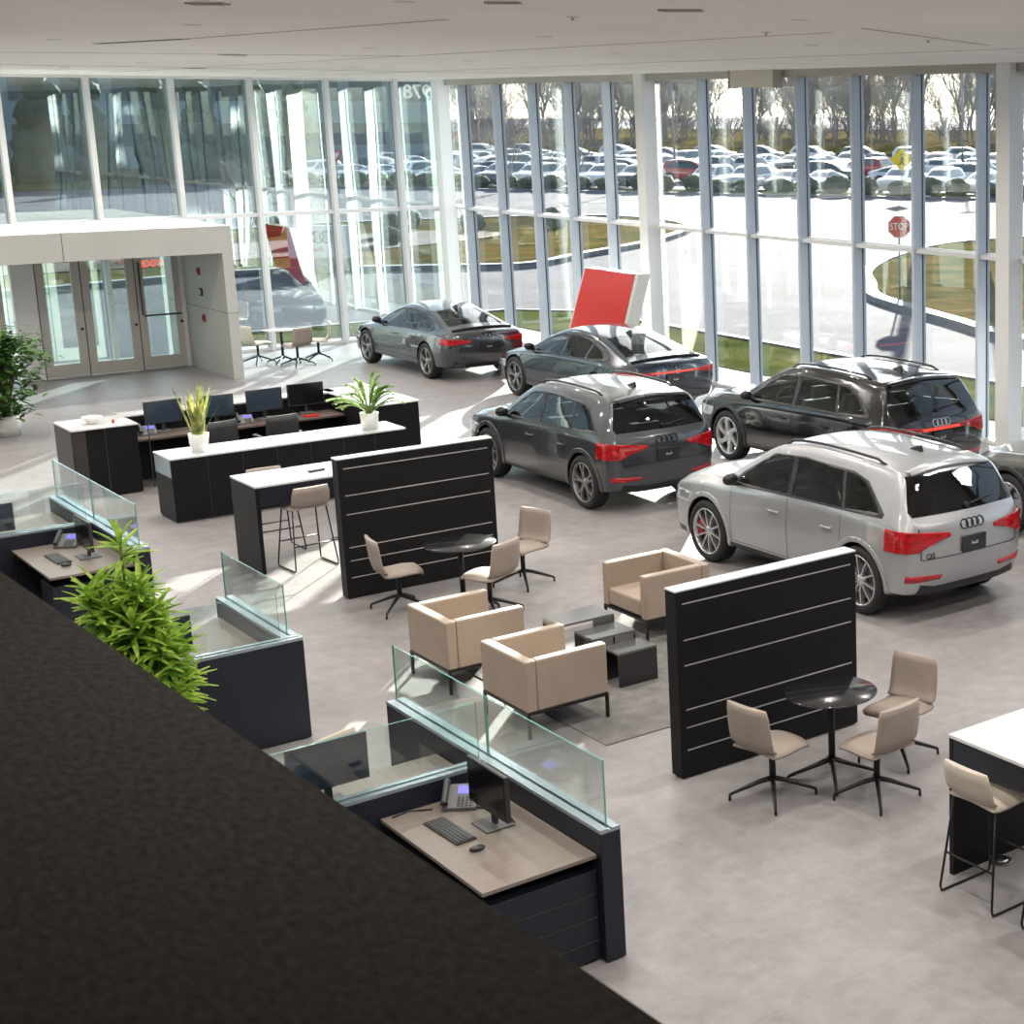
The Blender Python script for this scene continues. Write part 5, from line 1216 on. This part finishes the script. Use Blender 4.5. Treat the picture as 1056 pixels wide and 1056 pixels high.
def merged(name, meshes, places, mat):
    """an uncountable mass of trees as one mesh"""
    cos, loops, starts, tot, off_v, off_l = [], [], [], [], 0, 0
    for i, (x, y, z, rot, s, sz_) in enumerate(places):
        m_ = meshes[i % len(meshes)]; nv, nl, npn = len(m_.vertices), len(m_.loops), len(m_.polygons)
        c = np.empty(nv * 3, 'f'); m_.vertices.foreach_get('co', c); c = c.reshape(-1, 3); ca, sa = math.cos(rot), math.sin(rot)
        cos.append(np.stack([(c[:, 0] * ca - c[:, 1] * sa) * s + x, (c[:, 0] * sa + c[:, 1] * ca) * s + y, c[:, 2] * sz_ + z], 1))
        l_ = np.empty(nl, 'i'); m_.loops.foreach_get('vertex_index', l_); loops.append(l_ + off_v); st = np.empty(npn, 'i'); m_.polygons.foreach_get('loop_start', st); starts.append(st + off_l)
        off_v += nv; off_l += nl
    me = bpy.data.meshes.new(name); cos = np.concatenate(cos); loops = np.concatenate(loops); starts = np.concatenate(starts)
    me.vertices.add(len(cos)); me.vertices.foreach_set('co', cos.ravel()); me.loops.add(len(loops)); me.loops.foreach_set('vertex_index', loops.astype('i')); me.polygons.add(len(starts)); me.polygons.foreach_set('loop_start', starts.astype('i')); me.update(); me.validate()
    me.materials.append(mat); o = bpy.data.objects.new(name, me); C0.objects.link(o); return o
pl = []
for q in range(250):
    x, y = rp(rnd.uniform(-120, 120), rnd.uniform(112, 190)); s = rnd.uniform(.8, 1.15); pl.append((x, y, -.05, rnd.uniform(0, 6), s * 1.15, s))
for q in range(150):
    x, y = rp(rnd.uniform(-120, 120), rnd.uniform(100, 170)); s = rnd.uniform(.30, .5); pl.append((x, y, -.05, rnd.uniform(0, 6), s * 1.6, s * .8))
tag(merged('woodland', bt, pl, M['twig']), 'belt of bare winter woods behind the parking lot', 'woods', None, 'stuff')
for x, y, s, lb in ((45, 79.5, .45, 'small bare tree beyond the corner of the windows'), (52, 100, .5, 'small bare tree in front of the parked cars, left of the white column'), (24, 68, .3, 'thin bare young tree behind the pale sign')):
    o = bpy.data.objects.new('bare_tree', bt[0]); C0.objects.link(o); o.location = (x, y, .0); o.scale = (s, s, s); tag(o, lb, 'tree')
poly('ground_field', [rp(-200, 84), rp(200, 84), rp(200, 300), rp(-200, 300)], -.02, .25, M['grass'])
# north side: second road, building and evergreens
poly('ground_field', [(-120, 122), (36, 122), (44, 150), (60, 190), (-120, 190)], -.03, .12, M['grass_green'])
B_ = empty('office_building', (20, 165, 0), R(-12), 'long dark slate building far behind the north drive', 'building')
b = MB(); b.box(-60, 54, 0, 14, 0, 13); b.build('wall', M['building_slate'], B_)
for z in (2, 6, 10):
    b = MB()
    for q in range(28): b.box(-58 + q * 4, -55 + q * 4, -.05, .1, z, z + 2)
    b.build('window_band', M['building_glass'], B_)
b = MB(); b.box(-60.5, 54.5, -.5, 14.5, 13, 13.6); b.build('roof', M['concrete'], B_)
evm = []
for s in range(3):
    b = MB(); 
    for q in range(7): blob(b, (rnd.uniform(-.5, .5), rnd.uniform(-.5, .5), 1.2 + q * 1.15), 2.2 - q * .26, (1, 1, .75), 14, .22)
    b.tube([(0, 0, 0), (0, 0, 3)], .25, 6); me = bpy.data.meshes.new('evergreen_tree'); b.bm.to_mesh(me); b.bm.free(); me.materials.append(M['evergreen']); evm.append(me)
for q in range(18):
    o = bpy.data.objects.new('evergreen_tree', evm[q % 3]); C0.objects.link(o); o.location = (-14 + q * 3.9 + rnd.uniform(-.4, .4), 128 + q * .3 + 3 * (q % 2), 0); s = rnd.uniform(.85, 1.05); o.scale = (s, s, s * 1.1); o.rotation_euler.z = rnd.uniform(0, 6)
    tag(o, 'dark evergreen tree in the screen behind the far north road', 'tree', 'evergreens behind the north road')

# added pines: crowns out of view, placed to keep sun off the hall front
def pine(x, y, label, z0, z1, r):
    e = empty('added_shade_pine', (x, y, .1), 0, label, 'tree'); b = MB(); b.tube([(0, 0, -.05), (0, 0, z1 * .6), (0, 0, z1 - 1)], [.2, .14, .05], 8); b.build('trunk', M['bark'], e)
    b = MB(); n_ = 46
    for q in range(n_):
        t = q / n_; zz = z0 + (z1 - z0) * t; a = q * 2.4; rr = r * (1 - t * .8) * rnd.uniform(.35, .8); blob(b, (math.cos(a) * rr, math.sin(a) * rr, zz), r * .42 * (1 - t * .5), (1, 1, .45), 12, .25)
    b.build('crown', M['evergreen'], e)
pine(37.9, 39.9, 'added shade pine on the near grass island, just its trunk showing behind a mullion', 10.2, 20, 4.4)
pine(38.15, 43.55, 'slender added shade pine on the near island, trunk behind the mullion near the stop sign', 10.2, 18, 1.9)
pine(46.0, 38.8, 'second added shade pine on the near grass island, right of the picture', 9.5, 20, 4.2)
pine(48.5, 29.0, 'third added shade pine on the near grass island, right of the picture', 9.5, 20, 4.4)
# ---------------------------------------------------------------- ceiling downlights (the hall's own lamps)
pbr('lamp_glow', (.9, .88, .84), .5, emit=((1, .95, .88), 2.0))
k = 0
for ix, x in enumerate((1.6, 4.8, 8.0, 11.2, 14.4)):
    for iy, y in enumerate((2.5, 6.5, 10.5, 14.5, 18.5, 22.5, 26.5, 30.5, 34.5)):
        e = empty('ceiling_downlight', (x, y, CZ), 0, 'small recessed round downlight in the white ceiling', 'ceiling light', 'recessed downlights')
        b = MB(); b.lathe([(.055, -.006), (.075, -.006), (.078, .002), (.052, .002)], 24); b.build('trim_ring', M['white_metal'], e)
        b = MB(); b.cyl((0, 0, -.001), .054, .003, 20); b.build('lamp', M['lamp_glow'], e)
        l = bpy.data.lights.new('downlight', 'AREA'); l.shape = 'DISK'; l.size = .12; l.energy = 44; l.color = (1, .93, .85); l.spread = R(160)
        lo = bpy.data.objects.new('downlight_lamp', l); C0.objects.link(lo); lo.location = (0, 0, -.012); lo.parent = e; k += 1
